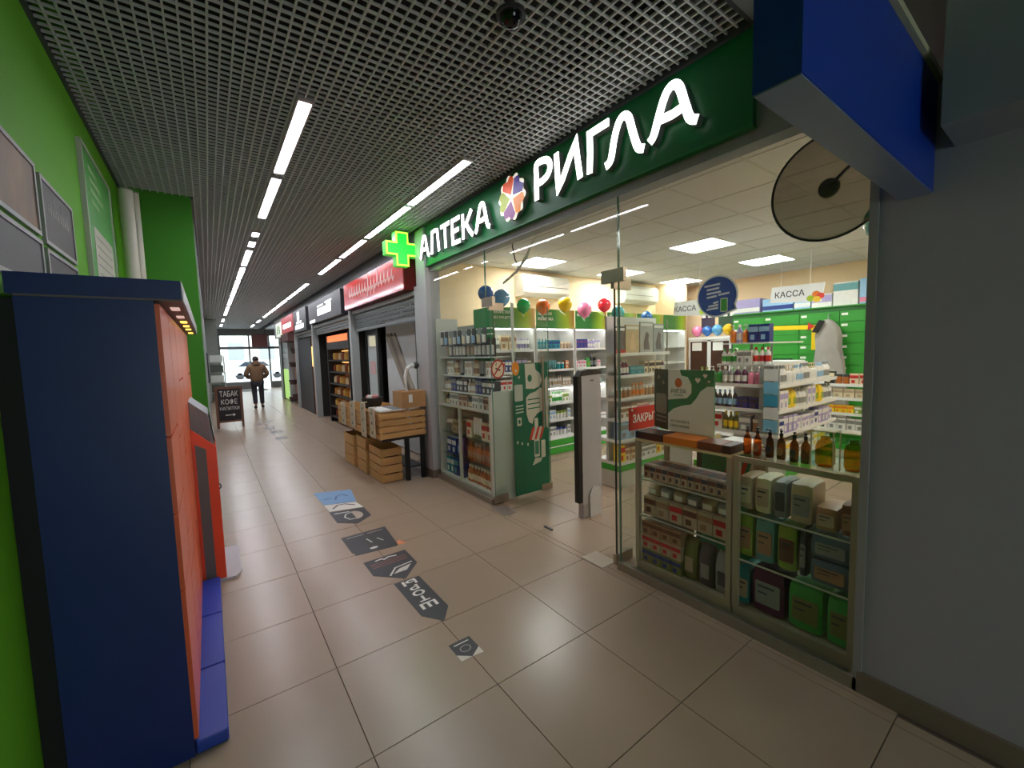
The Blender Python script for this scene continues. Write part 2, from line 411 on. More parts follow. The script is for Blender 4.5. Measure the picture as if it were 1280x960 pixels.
# poster on left leaf (parts of the door)
PG = M('poster_deep_green', (8, 105, 74), .35, var=.06)
PC = M('poster_cream', (205, 205, 186), .4)
po = obj('poster', MB().box(2.62, 3.11, 3.600, 3.604, .03, 1.48), PG, d1)
def blob(pts, mat, name='print', y=3.5995, par=po, x0=0, z0=0):
    return obj(name, MB().prism(pts, (x0, y, z0), (1, 0, 0), (0, 0, 1), .0012), mat, par)
blob([(2.78, 1.47), (2.92, 1.47), (2.93, 1.40), (2.99, 1.36), (3.02, 1.28), (2.98, 1.21), (2.90, 1.19), (2.79, 1.20)], PC)
blob([(2.79, 1.10), (2.84, 1.14), (2.93, 1.16), (2.99, 1.20), (3.03, 1.18), (3.03, .94), (2.94, .91), (2.89, .86), (2.87, .80), (2.82, .83), (2.79, .92)], PC)
blob([(3.06, 1.28), (3.09, 1.32), (3.10, 1.3), (3.10, .72), (3.07, .75)], M('poster_pale_print', (190, 185, 170), .4))
blob(ellipse(2.845, 1.31, .03, .04, 12), PG, 'emblem', 3.5985)
for k in range(3): blob([(2.81, 1.08 - k * .05), (2.98, 1.085 - k * .05), (2.98, 1.073 - k * .05), (2.81, 1.068 - k * .05)], PG, 'print_line', 3.5985)
for k in range(3): blob([(2.645, 1.02 - k * .035), (2.75, 1.025 - k * .035), (2.75, 1.013 - k * .035), (2.645, 1.008 - k * .035)], PC, 'print_line')
blob(rrect(2.635, 1.07, 2.745, 1.25, .015), M('poster_grey_square', (176, 186, 170), .4))
blob(rrect(2.66, .80, 2.72, .89, .01), PC); blob(ellipse(2.69, .845, .016, .024, 10), PG, 'emblem', 3.5985)
blob(rrect(2.90, .76, 2.95, .86, .01), PC)
for k in range(5):
    blob([(2.82 + k * .035, .62), (2.855 + k * .035, .62), (2.905 + k * .035, .76), (2.87 + k * .035, .76)], [M('awning_red', (196, 60, 40), .4), PC][k % 2], 'stripe', 3.5992)
blob(rrect(2.89, .42, 2.965, .63, .01), PC); blob(rrect(2.90, .45, 2.955, .60, .005), M('poster_mid_green', (60, 130, 100), .4), 'screen', 3.5985)
blob(rrect(2.99, .40, 3.05, .60, .01), PC); blob([(2.86, .33), (2.98, .36), (3.0, .40), (2.9, .41)], PC)
for (hx, hz) in ((2.66, 1.40), (2.70, 1.33), (2.72, .60), (2.66, .62), (2.80, .58)): blob(ellipse(hx, hz, .012, .018, 8), PC, 'heart')
# stickers
t = thing('no_smoking_sticker', 'round no smoking sticker, red ring on the glass door leaf', 'sticker', (2.43, 3.6, 1.33))
obj('disc', MB().prism(ellipse(2.43, 1.43, .078, .095, 24), (0, 3.602, 0), (1, 0, 0), (0, 0, 1), .001), M('sticker_cream', (222, 205, 175), .4), t)
ring = MB(); e0 = ellipse(2.43, 1.43, .085, .103, 24); e1 = ellipse(2.43, 1.43, .068, .083, 24)
for i in range(24): ring.prism([e0[i], e0[(i + 1) % 24], e1[(i + 1) % 24], e1[i]], (0, 3.602, 0), (1, 0, 0), (0, 0, 1), .002)
ring.stroke([(2.38, 1.37), (2.48, 1.49)], .016, (0, 3.6, 0), (1, 0, 0), (0, 0, 1), .001)
obj('ring', ring, M('sticker_red', (170, 50, 38), .4), t)
obj('cigarette', MB().stroke([(2.40, 1.44), (2.46, 1.415)], .014, (0, 3.6005, 0), (1, 0, 0), (0, 0, 1), .001).stroke([(2.41, 1.46), (2.405, 1.48), (2.42, 1.495)], .006, (0, 3.6005, 0), (1, 0, 0), (0, 0, 1), .001), BLACK, t)
tag(obj('orange_sticker', MB().prism(ellipse(2.655, 1.425, .05, .075, 20), (0, 3.5995, 0), (1, 0, 0), (0, 0, 1), .001), M('sticker_orange', (226, 140, 20), .4)), 'orange oval sticker beside the no smoking sign', 'sticker')

# ================================================================ PHARMACY SIGN
sg = thing('pharmacy_sign', 'long green fascia sign with glowing white letters and a petal emblem', 'sign', (2.31, 3.1, 2.7))
SIGNG = M('sign_green_panel', (0, 108, 56), .35, var=.06, scale=2)
obj('panel', MB().box(2.295, 2.33, 1.045, 5.2, 2.71, 3.19), SIGNG, sg)
obj('lower_profile', MB().box(2.285, 2.335, 1.04, 5.2, 2.70, 2.713), M('sign_green_profile', (20, 120, 58), .4), sg)
LET = M('lit_white_letter', (255, 255, 250), .4, emit=3.6, var=0)
LSIDE = M('letter_return_grey', (120, 122, 122), .4)
LX = 2.245
def smooth_line(p, n=4):
    q = []
    for i in range(len(p) - 1):
        p0, p1, p2, p3 = [Vector(p[min(max(i + k, 0), len(p) - 1)]) for k in (-1, 0, 1, 2)]
        for j in range(n):
            t_ = j / n
            q.append(tuple(.5 * ((2 * p1) + (p2 - p0) * t_ + (2 * p0 - 5 * p1 + 4 * p2 - p3) * t_ ** 2 + (3 * p1 - p0 - 3 * p2 + p3) * t_ ** 3)))
    return q + [tuple(p[-1])]
def letter(strokes, w, y0, z0, wy, hz, name='letter'):
    f = MB(); r = MB()
    for st in strokes:
        pts = [(p[0] * wy, p[1] * hz) for p in st]
        f.stroke(pts, w, (LX, y0, z0), (0, -1, 0), (0, 0, 1), .006)
        r.stroke(pts, w * .98, (LX + .05, y0, z0), (0, -1, 0), (0, 0, 1), .0495)
    o = obj(name, f, LET, sg); obj('letter_return', r, LSIDE, o)
arcP = [(.08, 0), (.08, .62), (.10, .97), (.45, 1.0), (.78, .93), (.92, .75), (.80, .56), (.50, .46), (.12, .44)]
GL = {
 'Р': [arcP],
 'И': [[(.06, .98), (.10, .3), (.12, .02), (.30, .22), (.62, .72), (.82, .98), (.86, .6), (.96, .02)]],
 'Г': [[(.10, 0), (.14, .5), (.12, .96), (.45, .97), (.98, .98)]],
 'Л': [[(-.05, .02), (.10, .12), (.20, .55), (.32, .88), (.46, .99), (.60, .88), (.72, .45), (.84, .1), (.98, .02)]],
 'А': [[(0, .02), (.10, .14), (.22, .52), (.36, .88), (.50, .99), (.64, .88), (.76, .45), (.86, .12), (1.0, .02)], [(.20, .40), (.50, .38), (.76, .42)]],
 'П': [[(.06, 0), (.14, .5), (.16, .96), (.5, .99), (.82, .94), (.86, .5), (.94, 0)]],
 'Т': [[(0, .97), (.5, .96), (1.0, .98)], [(.5, .96), (.5, 0)]],
 'Е': [[(.95, .97), (.12, .96), (.10, .5), (.12, .03), (.98, .02)], [(.12, .5), (.82, .52)]],
 'К': [[(.10, 1.0), (.10, 0)], [(.92, 1.0), (.45, .60), (.12, .48)], [(.40, .58), (.62, .3), (.98, .0)]],
}
for ch, ya, yb, za, zb in (('Р', 2.70, 2.50, 2.825, 3.105), ('И', 2.46, 2.185, 2.825, 3.105), ('Г', 2.125, 1.925, 2.83, 3.105), ('Л', 1.945, 1.65, 2.82, 3.085), ('А', 1.615, 1.31, 2.835, 3.095)):
    letter([smooth_line(q_) if ch in 'РЛА' and len(q_) > 5 else q_ for q_ in GL[ch]], .050, ya, za, ya - yb, zb - za)
yy = 4.985
for ch, w in zip('АПТЕКА', (.30, .25, .24, .22, .25, .30)):
    letter([smooth_line(q_) if ch in 'А' and len(q_) > 5 else q_ for q_ in GL[ch]], .042, yy, 2.79, w * .88, .255); yy -= w * 1.06
# emblem: petals
em = obj('emblem', MB().prism([(3.03 - 0, 0)] and [(.185 * math.cos(2 * PI * i / 60) * (1 + .09 * math.cos(10 * PI * 2 * i / 60 + 1.0)), .185 * math.sin(2 * PI * i / 60) * (1 + .09 * math.cos(10 * PI * 2 * i / 60 + 1.0))) for i in range(60)], (LX + .003, 3.03, 2.95), (0, -1, 0), (0, 0, 1), .004), M('lit_emblem_rim', (255, 245, 225), .4, emit=.6, var=0), sg)
obj('emblem_case', MB().prism(ellipse(0, 0, .178, .178, 40), (LX + .05, 3.03, 2.95), (0, -1, 0), (0, 0, 1), .046), LSIDE, em)
PETC = [('orange_red', (225, 84, 30)), ('violet', (86, 70, 160)), ('orange', (240, 140, 30)), ('mauve', (150, 95, 150)), ('yellow_green', (160, 175, 40))]
for k in range(5):
    a0 = PI / 2 + .35 - k * 2 * PI / 5
    pts = [(.028 * math.cos(a0), .028 * math.sin(a0))]
    for j in range(9):
        a = a0 + (-.605 + .15125 * j); rr = .172 * (1 + .10 * math.cos((j - 4) / 4 * 2 * PI + PI))
        pts.append((rr * math.cos(a), rr * math.sin(a)))
    obj('petal', MB().prism(pts, (LX - .001, 3.03, 2.95), (0, -1, 0), (0, 0, 1), .004), M('petal_' + PETC[k][0], PETC[k][1], .4, emit=.3, var=.15, scale=12), em)
# green cross
cr = thing('green_cross_sign', 'glowing green pharmacy cross jutting out beside the green sign', 'sign', (2.1, 5.28, 2.74))
def cross_pts(a, b): return [(-b, -a), (b, -a), (b, -b), (a, -b), (a, b), (b, b), (b, a), (-b, a), (-b, b), (-a, b), (-a, -b), (-b, -b)]
obj('case', MB().prism(cross_pts(.215, .085), (2.105, 5.34, 2.955), (1, 0, 0), (0, 0, 1), .12), M('cross_case_green', (60, 190, 60), .4, emit=.6), cr)
obj('outline', MB().prism(cross_pts(.213, .083), (2.105, 5.22, 2.955), (1, 0, 0), (0, 0, 1), .004), M('cross_outline_yellow', (170, 255, 60), .4, emit=2.2, var=0), cr)
obj('face', MB().prism(cross_pts(.192, .062), (2.105, 5.216, 2.955), (1, 0, 0), (0, 0, 1), .004), M('lit_cross_green', (20, 255, 40), .4, emit=2.6, var=0), cr)
obj('bracket', MB().box(2.27, 2.40, 5.24, 5.3, 2.92, 2.99), GREYMETAL, cr)

# ================================================================ CORRIDOR LAMPS
TUBE = M('lit_lamp_diffuser', (244, 246, 255), .5, emit=LAMP, var=0)
TUBE_FILL = M('added_fill_diffuser_dim', (238, 242, 255), .5, emit=LAMP * .36, var=0)
R1 = [(2.94, 4.16), (4.30, 5.56), (6.24, 6.44), (6.74, 7.05), (7.3, 8.52), (8.7, 9.95), (10.1, 11.5), (11.7, 13.1), (13.3, 14.9), (15.3, 16.8), (17, 18.3), (20, 21.4), (23, 24.4)]
R2 = [(3.1, 4.31), (4.38, 5.80), (5.93, 7.15), (7.3, 8.75), (10.0, 11.2), (11.35, 12.9), (13.1, 14.9), (15.1, 16.9), (17.1, 18.8), (20.2, 21.6), (23, 24.4)]
R1 = [(-3.4, -2.2)] + R1; R2 = [(-3.4, -2.2)] + R2  # dim pair added behind the camera as fill for near wall and locker
for xx, rows, nm in ((.60, R1, 'on the locker side of the corridor'), (1.85, R2, 'near the shop fronts')):
    for (a, b) in rows:
        CZ = 3.2 if a > 0 else 3.13
        t = thing('ceiling_tube_light', ('added fill tube light on the plain ceiling ' if a < 0 else 'short stub of tube light in grid ceiling ' if b - a < .5 else 'long white tube light in the metal grid ceiling ') + nm, 'ceiling light', (xx, (a + b) / 2, CZ), 'tube lights ' + nm)
        obj('housing', MB().box(xx - .05, xx - .037, a - .03, b + .03, CZ - .012, CZ + .05).box(xx + .037, xx + .05, a - .03, b + .03, CZ - .012, CZ + .05).box(xx - .037, xx + .037, a - .03, a, CZ - .012, CZ + .05).box(xx - .037, xx + .037, b, b + .03, CZ - .012, CZ + .05).box(xx - .05, xx + .05, a - .03, b + .03, CZ + .05, CZ + .06), M('lamp_housing', (170, 160, 165), .4), t)
        obj('diffuser', MB().cbox(xx - .036, xx + .036, a, b, CZ - .004, CZ + .045, .004), TUBE if a > 0 else TUBE_FILL, t)
CZ = 3.2
t = thing('dome_camera', 'dark dome security camera in the grid ceiling', 'camera', (1.27, 1.68, CZ))
obj('dome', MB().lathe([(.005, -.05), (.03, -.045), (.048, -.025), (.055, 0)], 16, (1.27, 1.68, CZ - .012), (0, 0, 1)), M('dome_black', (16, 16, 18), .12), t, smooth=True)
obj('collar', MB().lathe([(.07, 0), (.07, .012)], 20, (1.27, 1.68, CZ - .012)), DARKGREY, t)
obj('far_tiles', MB().box(2.292, 7, 5.215, ylist[-1], -.0045, 0), FART, floor)['kind'] = 'stuff'

# ================================================================ PARCEL LOCKER (left)
NAVY = M('navy_blue_locker_steel', (12, 38, 104), .4, var=.08, scale=3)
BLUE2 = M('blue_plinth_steel', (38, 66, 170), .45)
ORANGE = M('orange_locker_door', (232, 104, 62), .32, var=.05, scale=3)
ORANGE2 = M('orange_terminal_paint', (228, 72, 22), .4)
lk = thing('parcel_locker', 'tall navy parcel locker with orange doors against the lime green wall', 'locker', (-.32, 3.36, 0))
obj('carcass', MB().box(-.5, -.15, 2.062, 4.66, .0, 1.835), NAVY, lk)
obj('cornice', MB().box(-.515, -.066, 2.055, 4.675, 1.842, 1.912), NAVY, lk)
obj('cornice_front', MB().box(-.0655, -.062, 2.055, 4.675, 1.842, 1.912), M('cornice_grey_lip', (178, 178, 182), .4), lk)
obj('soffit', MB().box(-.5, -.068, 2.062, 4.67, 1.836, 1.842), M('locker_soffit', (120, 100, 104), .5), lk)
obj('back_panel', MB().box(-.559, -.502, 2.075, 4.65, 0, 1.83), M('locker_back_black', (14, 15, 17), .7), lk)
LEDY = M('lit_locker_lamp', (255, 215, 90), .4, emit=2.0, var=0)
for k, yy in enumerate((2.3, 2.72, 3.08, 3.44, 3.8, 4.3)):
    obj('downlight', MB().box(-.115, -.085, yy, yy + .10, 1.830, 1.8355), LEDY if k > 1 else M('locker_lamp_pale', (250, 215, 205), .4, emit=.5, var=0), lk)
yy = 2.066
for ci in range(6):
    wd = .43; z = .06
    hs = [(.62, .3, .3, .5), (.3, .2, .2, .45, .57), (.5, .5, .4, .32)][ci % 3]
    tot = sum(hs); kf = (1.83 - .06) / tot
    for h in hs:
        hh = h * kf
        if ci == 4 and z < 1.0: z += hh; continue
        o = obj('door', MB().box(-.15, -.135, yy + .006, yy + wd - .006, z + .005, z + hh - .005), ORANGE, lk)
        z += hh
    yy += wd
for a, b in ((2.066, 2.55), (2.56, 3.08), (3.09, 3.60)):
    obj('plinth', MB().cbox(-.148, -.035, a, b, 0, .055, .006), BLUE2, lk)
# terminal console: orange cheeks, grey infill, sloping screen
side = [(-.134, .02), (.005, .02), (.005, .99), (-.134, 1.13)]
obj('terminal_cheek', MB().prism(side, (0, 3.66, 0), (1, 0, 0), (0, 0, 1), .02), ORANGE2, lk)
obj('terminal_infill', MB().prism([(-.115, .04), (-.055, .04), (-.055, .98), (-.115, 1.02)], (0, 3.639, 0), (1, 0, 0), (0, 0, 1), .006), M('terminal_grey', (92, 92, 92), .4), lk)
obj('terminal_body', MB().prism([(-.134, .02), (-.005, .02), (-.005, .97), (-.134, 1.1)], (0, 4.2, 0), (1, 0, 0), (0, 0, 1), .54), ORANGE2, lk)
obj('terminal_cheek', MB().prism(side, (0, 4.22, 0), (1, 0, 0), (0, 0, 1), .02), ORANGE2, lk)
obj('terminal_hood', MB().prism([(-.134, 1.1), (-.005, .97), (-.03, 1.22), (-.134, 1.32)], (0, 4.2, 0), (1, 0, 0), (0, 0, 1), .5), M('terminal_hood_grey', (110, 112, 116), .4), lk)
obj('terminal_screen', MB().prism([(-.004, 1.0), (.003, 1.0), (-.02, 1.2), (-.028, 1.2)], (0, 4.1, 0), (1, 0, 0), (0, 0, 1), .3), M('terminal_screen_dark', (36, 30, 34), .15), lk)
obj('foot_plate', MB().prism([(-.13, 3.62), (.06, 3.62), (.09, 3.66), (.10, 3.72), (.10, 4.24), (-.13, 4.24)], (0, 0, .0), (1, 0, 0), (0, 1, 0), .018), M('foot_plate_grey', (170, 168, 172), .4), lk)
obj('hook', MB().tube([(.004, 3.64, .72), (.014, 3.64, .71), (.014, 3.64, .69), (.004, 3.64, .68)], .004, 6), DARKGREY, lk)

# posters, lightbox and pipes on the green wall
def wall_poster(name, label, y0, y1, z0, z1, fm, pm):
    t = thing(name, label, 'poster', (-.55, (y0 + y1) / 2, z0))
    obj('frame', MB().box(-.56, -.546, y0, y0 + .018, z0, z1).box(-.56, -.546, y1 - .018, y1, z0, z1).box(-.56, -.546, y0 + .018, y1 - .018, z0, z0 + .018).box(-.56, -.546, y0 + .018, y1 - .018, z1 - .018, z1), fm, t)
    obj('print', MB().box(-.56, -.551, y0 + .018, y1 - .018, z0 + .018, z1 - .018), pm, t)
    return t
CORK = M('brown_marbled_print', (120, 84, 44), .5, var=.95, scale=3.2, stretch=(1, 2.2, 1))
CHAR = M('charcoal_print', (64, 60, 58), .5, var=.15)
POFR = M('poster_frame_grey', (160, 158, 156), .4)
wall_poster('framed_poster', 'brown and amber marbled poster in thin grey frame on lime wall', 1.9, 2.70, 2.165, 2.47, POFR, CORK)
t = wall_poster('framed_poster', 'charcoal poster with pale lettering in thin frame on lime wall', 2.76, 3.31, 2.15, 2.455, POFR, CHAR)
PL = M('pale_grey_lettering', (170, 165, 160), .5)
mb = MB()
for k in range(9):
    u = k * .042
    mb.stroke([(u, .0), (u + .012, .05 + .02 * (k % 3)), (u + .03, .01), (u + .036, .04)], .008, (-.5505, 2.86, 2.30), (0, 1, 0), (0, 0, 1), -.002)
obj('lettering', mb, PL, t)
wall_poster('framed_poster', 'plain slate poster in thin frame under the marbled poster', 1.9, 2.70, 1.93, 2.145, POFR, M('slate_print', (76, 76, 80), .5))
wall_poster('framed_poster', 'plain dark poster in thin frame under the lettered charcoal poster', 2.76, 3.31, 1.93, 2.13, POFR, M('dark_slate_print', (58, 58, 60), .5))
t = thing('lightbox_board', 'tall green and white notice board next to the white pipes', 'notice board', (-.54, 4.1, 1.95))
obj('frame', MB().box(-.56, -.535, 3.66, 3.68, 1.95, 2.98).box(-.56, -.535, 4.58, 4.60, 1.95, 2.98).box(-.56, -.535, 3.68, 4.58, 1.95, 1.97).box(-.56, -.535, 3.68, 4.58, 2.96, 2.98), M('board_frame_pale', (190, 190, 180), .4), t)
obj('board', MB().box(-.56, -.543, 3.68, 4.58, 1.97, 2.96), M('board_green', (70, 160, 62), .4), t)
obj('sheet', MB().box(-.543, -.541, 3.84, 4.5, 2.02, 2.50), M('board_pale_sheet', (196, 192, 178), .6), t)
mb = MB()
for k in range(4): mb.box(-.543, -.5415, 3.85, 4.1 + .08 * (k % 3), 2.86 - k * .07, 2.89 - k * .07)
obj('heading', mb, M('board_pale_print', (150, 190, 130), .5), t)
mb = MB()
for k in range(6): mb.box(-.541, -.5402, 3.9, 4.42, 2.44 - k * .06, 2.45 - k * .06)
obj('print_lines', mb, M('board_grey_print', (150, 148, 140), .5), t)
PIPE = M('white_painted_pipe', (206, 200, 186), .45)
for (px, py, r, top, lb) in ((-.47, 4.86, .048, 3.06, 'thick white vertical pipe next to the green notice board'), (-.44, 5.12, .036, 3.12, 'thinner white vertical pipe in the corner by the green pilaster')):
    t = thing('pipe', lb, 'pipe', (px, py, 0))
    obj('shaft', MB().cyl((px, py, 0), (px, py, top), r, 18), PIPE, t, smooth=True)
    obj('end_cap', MB().cyl((px, py, top), (px, py, top + .012), r * 1.04, 18), M('pipe_cap_grey', (150, 146, 138), .5), t)

# ================================================================ BLUE BLADE SIGN + MIRROR
bs = thing('blade_sign', 'long blue box sign jutting from the grey wall above the pharmacy corner', 'sign', (1.7, .44, 2.18))
BS = M('royal_blue_sign', (12, 54, 156), .35, var=.06)
obj('case', MB().box(1.06, 2.33, .385, .485, 2.182, 2.585), BS, bs)
obj('lit_underside', MB().box(1.062, 2.33, .387, .483, 2.178, 2.182), M('blue_grey_lit_underside', (110, 122, 150), .4), bs)  # paler bottom face: light from behind is put into its colour
obj('top_strip', MB().box(1.062, 2.33, .37, .40, 2.586, 2.61), M('sign_top_strip', (176, 172, 140), .5), bs)
mr = thing('round_mirror', 'round grey security mirror with black rim on a short arm', 'mirror', (2.8, .86, 2.2))
obj('dish', MB().lathe([(.28, 0), (.24, .012), (.16, .026), (.08, .034), (.01, .036)], 40, (2.79, .87, 2.455), (1, 0, 0)), TINTED, mr, smooth=True)
rim = MB(); n = 40
for i in range(n):
    a0, a1 = 2 * PI * i / n, 2 * PI * (i + 1) / n
    rim.cyl((2.789, .87 + .283 * math.cos(a0), 2.455 + .283 * math.sin(a0)), (2.789, .87 + .283 * math.cos(a1), 2.455 + .283 * math.sin(a1)), .007, 6)
obj('rim', rim, BLACK, mr)
obj('hub', MB().lathe([(.052, 0), (.045, .014), (.02, .02)], 20, (2.788, .87, 2.445), (-1, 0, 0)), M('hub_black', (40, 38, 36), .5), mr, smooth=True)
obj('arm', MB().tube([(2.775, .87, 2.445), (2.74, .76, 2.52), (2.72, .66, 2.60), (2.72, .56, 2.62)], .009, 8), BLACK, mr)
obj('wall_plate', MB().box(2.66, 2.78, .25, .27, 2.56, 2.68).cyl((2.72, .56, 2.62), (2.72, .27, 2.62), .009, 8), DARKGREY, mr)

# ================================================================ FLOOR DECALS
DK = M('charcoal_floor_vinyl', (34, 32, 34), .45, var=.08)
DW = M('white_floor_print', (200, 196, 188), .45)
def decal(name, label, pts, mat, parts=()):
    t = thing(name, label, 'floor sticker', (sum(p[0] for p in pts) / len(pts), sum(p[1] for p in pts) / len(pts), 0))
    ar = sum(pts[i][0] * pts[(i + 1) % len(pts)][1] - pts[(i + 1) % len(pts)][0] * pts[i][1] for i in range(len(pts)))
    if ar < 0: pts = pts[::-1]
    obj('vinyl', MB().prism(pts, (0, 0, .0002), (1, 0, 0), (0, 1, 0), .001), mat, t)
    for (nm, mb, m) in parts: obj(nm, mb, m, t)
    return t
FU, FV = (1, 0, 0), (0, 1, 0)
def fstroke(pts, w, z=.0012): return MB().stroke(pts, w, (0, 0, z), FU, FV, .0004)
decal('floor_decal', 'small charcoal arrow sticker with white corners on the beige floor', [(.965, 2.0), (1.095, 2.0), (1.095, 1.895), (1.03, 1.85), (.965, 1.905)], DK,
      [('corner', MB().prism([(1.095, 1.895), (1.095, 1.84), (1.03, 1.85)], (0, 0, .0002), FU, FV, .0009).prism([(.965, 1.905), (1.03, 1.85), (.965, 1.85)], (0, 0, .0002), FU, FV, .0009), M('decal_cream', (205, 198, 180), .5)),
       ('print', fstroke([(.985, 1.975), (1.075, 1.975)], .008), DW), ('ring', fstroke(ellipse(1.03, 1.925, .03, .025, 12) + [(1.06, 1.925)], .006), M('decal_grey', (140, 132, 124), .5))])
t = decal('floor_decal', 'long charcoal arrow sticker on the floor reading curtains in white letters', [(.95, 2.80), (1.135, 2.79), (1.135, 2.33), (1.045, 2.21), (.955, 2.34)], DK)
for ch, yy in zip('ШТОРЫ', (2.39, 2.475, 2.555, 2.635, 2.715)):
    w = {'Ш': .11, 'Т': .07, 'О': .085, 'Р': .065, 'Ы': .10}[ch]
    text('letter', ch, (1.045 + w / 2, yy + .065, .0012), (-1, 0, 0), (0, -1, 0), .065, M('decal_white_letter', (225, 222, 215), .5), t, d=.0005, width=w, bold=.03)
decal('floor_decal', 'charcoal pointed floor sticker with pale drawing and red brown lines', [(.87, 3.24), (1.21, 3.25), (1.205, 2.985), (1.045, 2.815), (.87, 3.0)], DK,
      [('heading', fstroke([(.95, 3.205), (1.0, 3.215), (1.02, 3.195), (1.06, 3.215), (1.12, 3.2)], .016), DW)] +
      [('print_line', fstroke([(.90, 3.16 - .03 * k), (1.18, 3.165 - .03 * k)], .012), M('decal_rust_print', (120, 72, 60), .5)) for k in range(3)] +
      [('drawing', MB().prism([(1.0, 2.93), (1.06, 2.98), (1.16, 3.0), (1.1, 2.93)], (0, 0, .0012), FU, FV, .0004), DW), ('drawing_line', fstroke([(.97, 2.92), (1.04, 3.01), (1.18, 3.03)], .014), DW)])
decal('floor_decal', 'charcoal rectangular floor sticker with chipped orange corner', [(.845, 3.82), (1.24, 3.82), (1.20, 3.38), (1.18, 3.36), (.855, 3.40), (.86, 3.45), (.845, 3.46)], DK,
      [('corner', MB().prism([(1.20, 3.42), (1.24, 3.46), (1.27, 3.36), (1.205, 3.37)], (0, 0, .0002), FU, FV, .0009), M('decal_orange', (206, 120, 70), .5)),
       ('print_line', fstroke([(.88, 3.77), (1.03, 3.77)], .014), M('decal_grey', (140, 132, 124), .5)), ('print_line', fstroke([(1.06, 3.77), (1.2, 3.77)], .014), M('decal_grey', (140, 132, 124), .5)),
       ('drawing', MB().prism(ellipse(1.02, 3.45, .035, .02, 10), (0, 0, .0012), FU, FV, .0004), DW), ('drawing_line', fstroke([(1.02, 3.66), (1.04, 3.56)], .01), DW), ('drawing_line', fstroke([(1.1, 3.62), (1.13, 3.54)], .01), DW)])
decal('floor_decal', 'charcoal pointed floor sticker with half white disc print', [(.905, 4.545), (1.235, 4.46), (1.23, 4.19), (1.06, 4.06), (.905, 4.20)], DK,
      [('disc', MB().prism([(1.09, 4.42)] + [(1.09 + .085 * math.sin(PI * k / 10), 4.30 + .12 * math.cos(PI * k / 10)) for k in range(11)], (0, 0, .0012), FU, FV, .0004), M('decal_beige', (176, 160, 140), .5)),
       ('ring', fstroke([(1.09, 4.40), (1.03, 4.38), (1.0, 4.30), (1.03, 4.21), (1.09, 4.2)], .014), DW), ('print_line', fstroke([(.94, 4.46), (1.08, 4.43)], .02), DW)])
decal('floor_decal', 'white rectangular floor sticker with a sketched arc', [(.91, 4.80), (1.215, 4.69), (1.235, 4.475), (.915, 4.56)], M('white_floor_vinyl', (214, 208, 198), .5),
      [('arc', fstroke([(.96, 4.62), (1.03, 4.71), (1.1, 4.70), (1.18, 4.60)], .02), M('decal_dark_sketch', (84, 60, 60), .5))])
decal('floor_decal', 'pale blue rectangular floor sticker with a dark arc', [(.90, 5.32), (1.29, 5.17), (1.225, 4.70), (.91, 4.81)], M('blue_floor_vinyl', (110, 150, 190), .5),
      [('arc', fstroke([(1.05, 4.9), (1.09, 5.02), (1.16, 5.05), (1.2, 4.95)], .018), M('decal_blue_print', (60, 90, 140), .5)), ('print_line', fstroke([(.95, 5.0), (1.03, 4.98)], .02), M('decal_blue_print', (60, 90, 140), .5))])
for (cx, cy, w, d_) in ((1.09, 9.5, .2, .28), (1.11, 10.4, .22, .32), (1.05, 11.1, .2, .3), (1.0, 11.9, .2, .3), (1.2, 12.3, .12, .3)):
    decal('floor_decal', 'small dark floor sticker far down the corridor before the shops', [(cx - w / 2, cy - d_ / 2), (cx + w / 2, cy - d_ / 2), (cx + w / 2, cy + d_ / 2), (cx - w / 2, cy + d_ / 2)], M('dark_far_vinyl', (90, 80, 74), .5),
          [('print_line', fstroke([(cx - .06, cy), (cx + .06, cy)], .05), DW)])['group'] = 'small dark floor stickers far down the corridor'

# ================================================================ ANTI-THEFT GATE
g = thing('security_gate', 'tall grey anti theft gate panel with black edge in the pharmacy doorway', 'gate', (2.93, 2.8, 0))
obj('panel', MB().box(2.80, 3.06, 2.765, 2.815, .13, 1.37), M('gate_grey_panel', (178, 178, 180), .5), g)
obj('front_edge', MB().box(2.755, 2.80, 2.77, 2.83, .15, 1.36), BLACK, g)
obj('top_cap', MB().prism([(2.755, 1.36), (3.065, 1.37), (3.06, 1.40), (2.90, 1.425), (2.80, 1.41)], (0, 2.82, 0), (1, 0, 0), (0, 0, 1), .06), BLACK, g)
obj('foot', MB().box(2.80, 3.04, 2.76, 2.83, 0, .13), M('gate_foot_grey', (165, 160, 158), .5), g)
obj('foot_cover', MB().prism([(2.875, .0), (3.03, 0), (3.03, .22), (3.01, .27), (2.95, .29), (2.90, .27), (2.875, .22)], (0, 2.76, 0), (1, 0, 0), (0, 0, 1), .018), M('gate_cover_white', (205, 205, 206), .45), g)
obj('label', MB().box(2.92, 2.96, 2.7635, 2.765, 1.31, 1.32), DARKGREY, g)

# ================================================================ NEIGHBOUR SHOPS ALONG THE CORRIDOR
POST = M('pale_grey_shop_post', (168, 172, 170), .45, .1)
SHUT = M('shutter_grey_slat', (142, 150, 150), .4, .25)
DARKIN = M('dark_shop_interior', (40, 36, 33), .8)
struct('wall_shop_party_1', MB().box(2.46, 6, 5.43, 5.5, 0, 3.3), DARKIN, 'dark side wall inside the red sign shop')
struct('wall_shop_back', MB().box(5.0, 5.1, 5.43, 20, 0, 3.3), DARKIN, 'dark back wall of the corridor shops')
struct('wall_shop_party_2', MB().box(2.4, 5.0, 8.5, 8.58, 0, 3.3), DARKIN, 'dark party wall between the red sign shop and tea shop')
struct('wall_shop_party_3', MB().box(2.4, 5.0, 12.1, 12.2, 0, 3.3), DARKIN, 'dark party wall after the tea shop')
struct('ceiling_shops', MB().box(2.6, 5.1, 5.5, 20, 3.1, 3.2), DARKIN, 'dark ceiling inside the corridor shops')
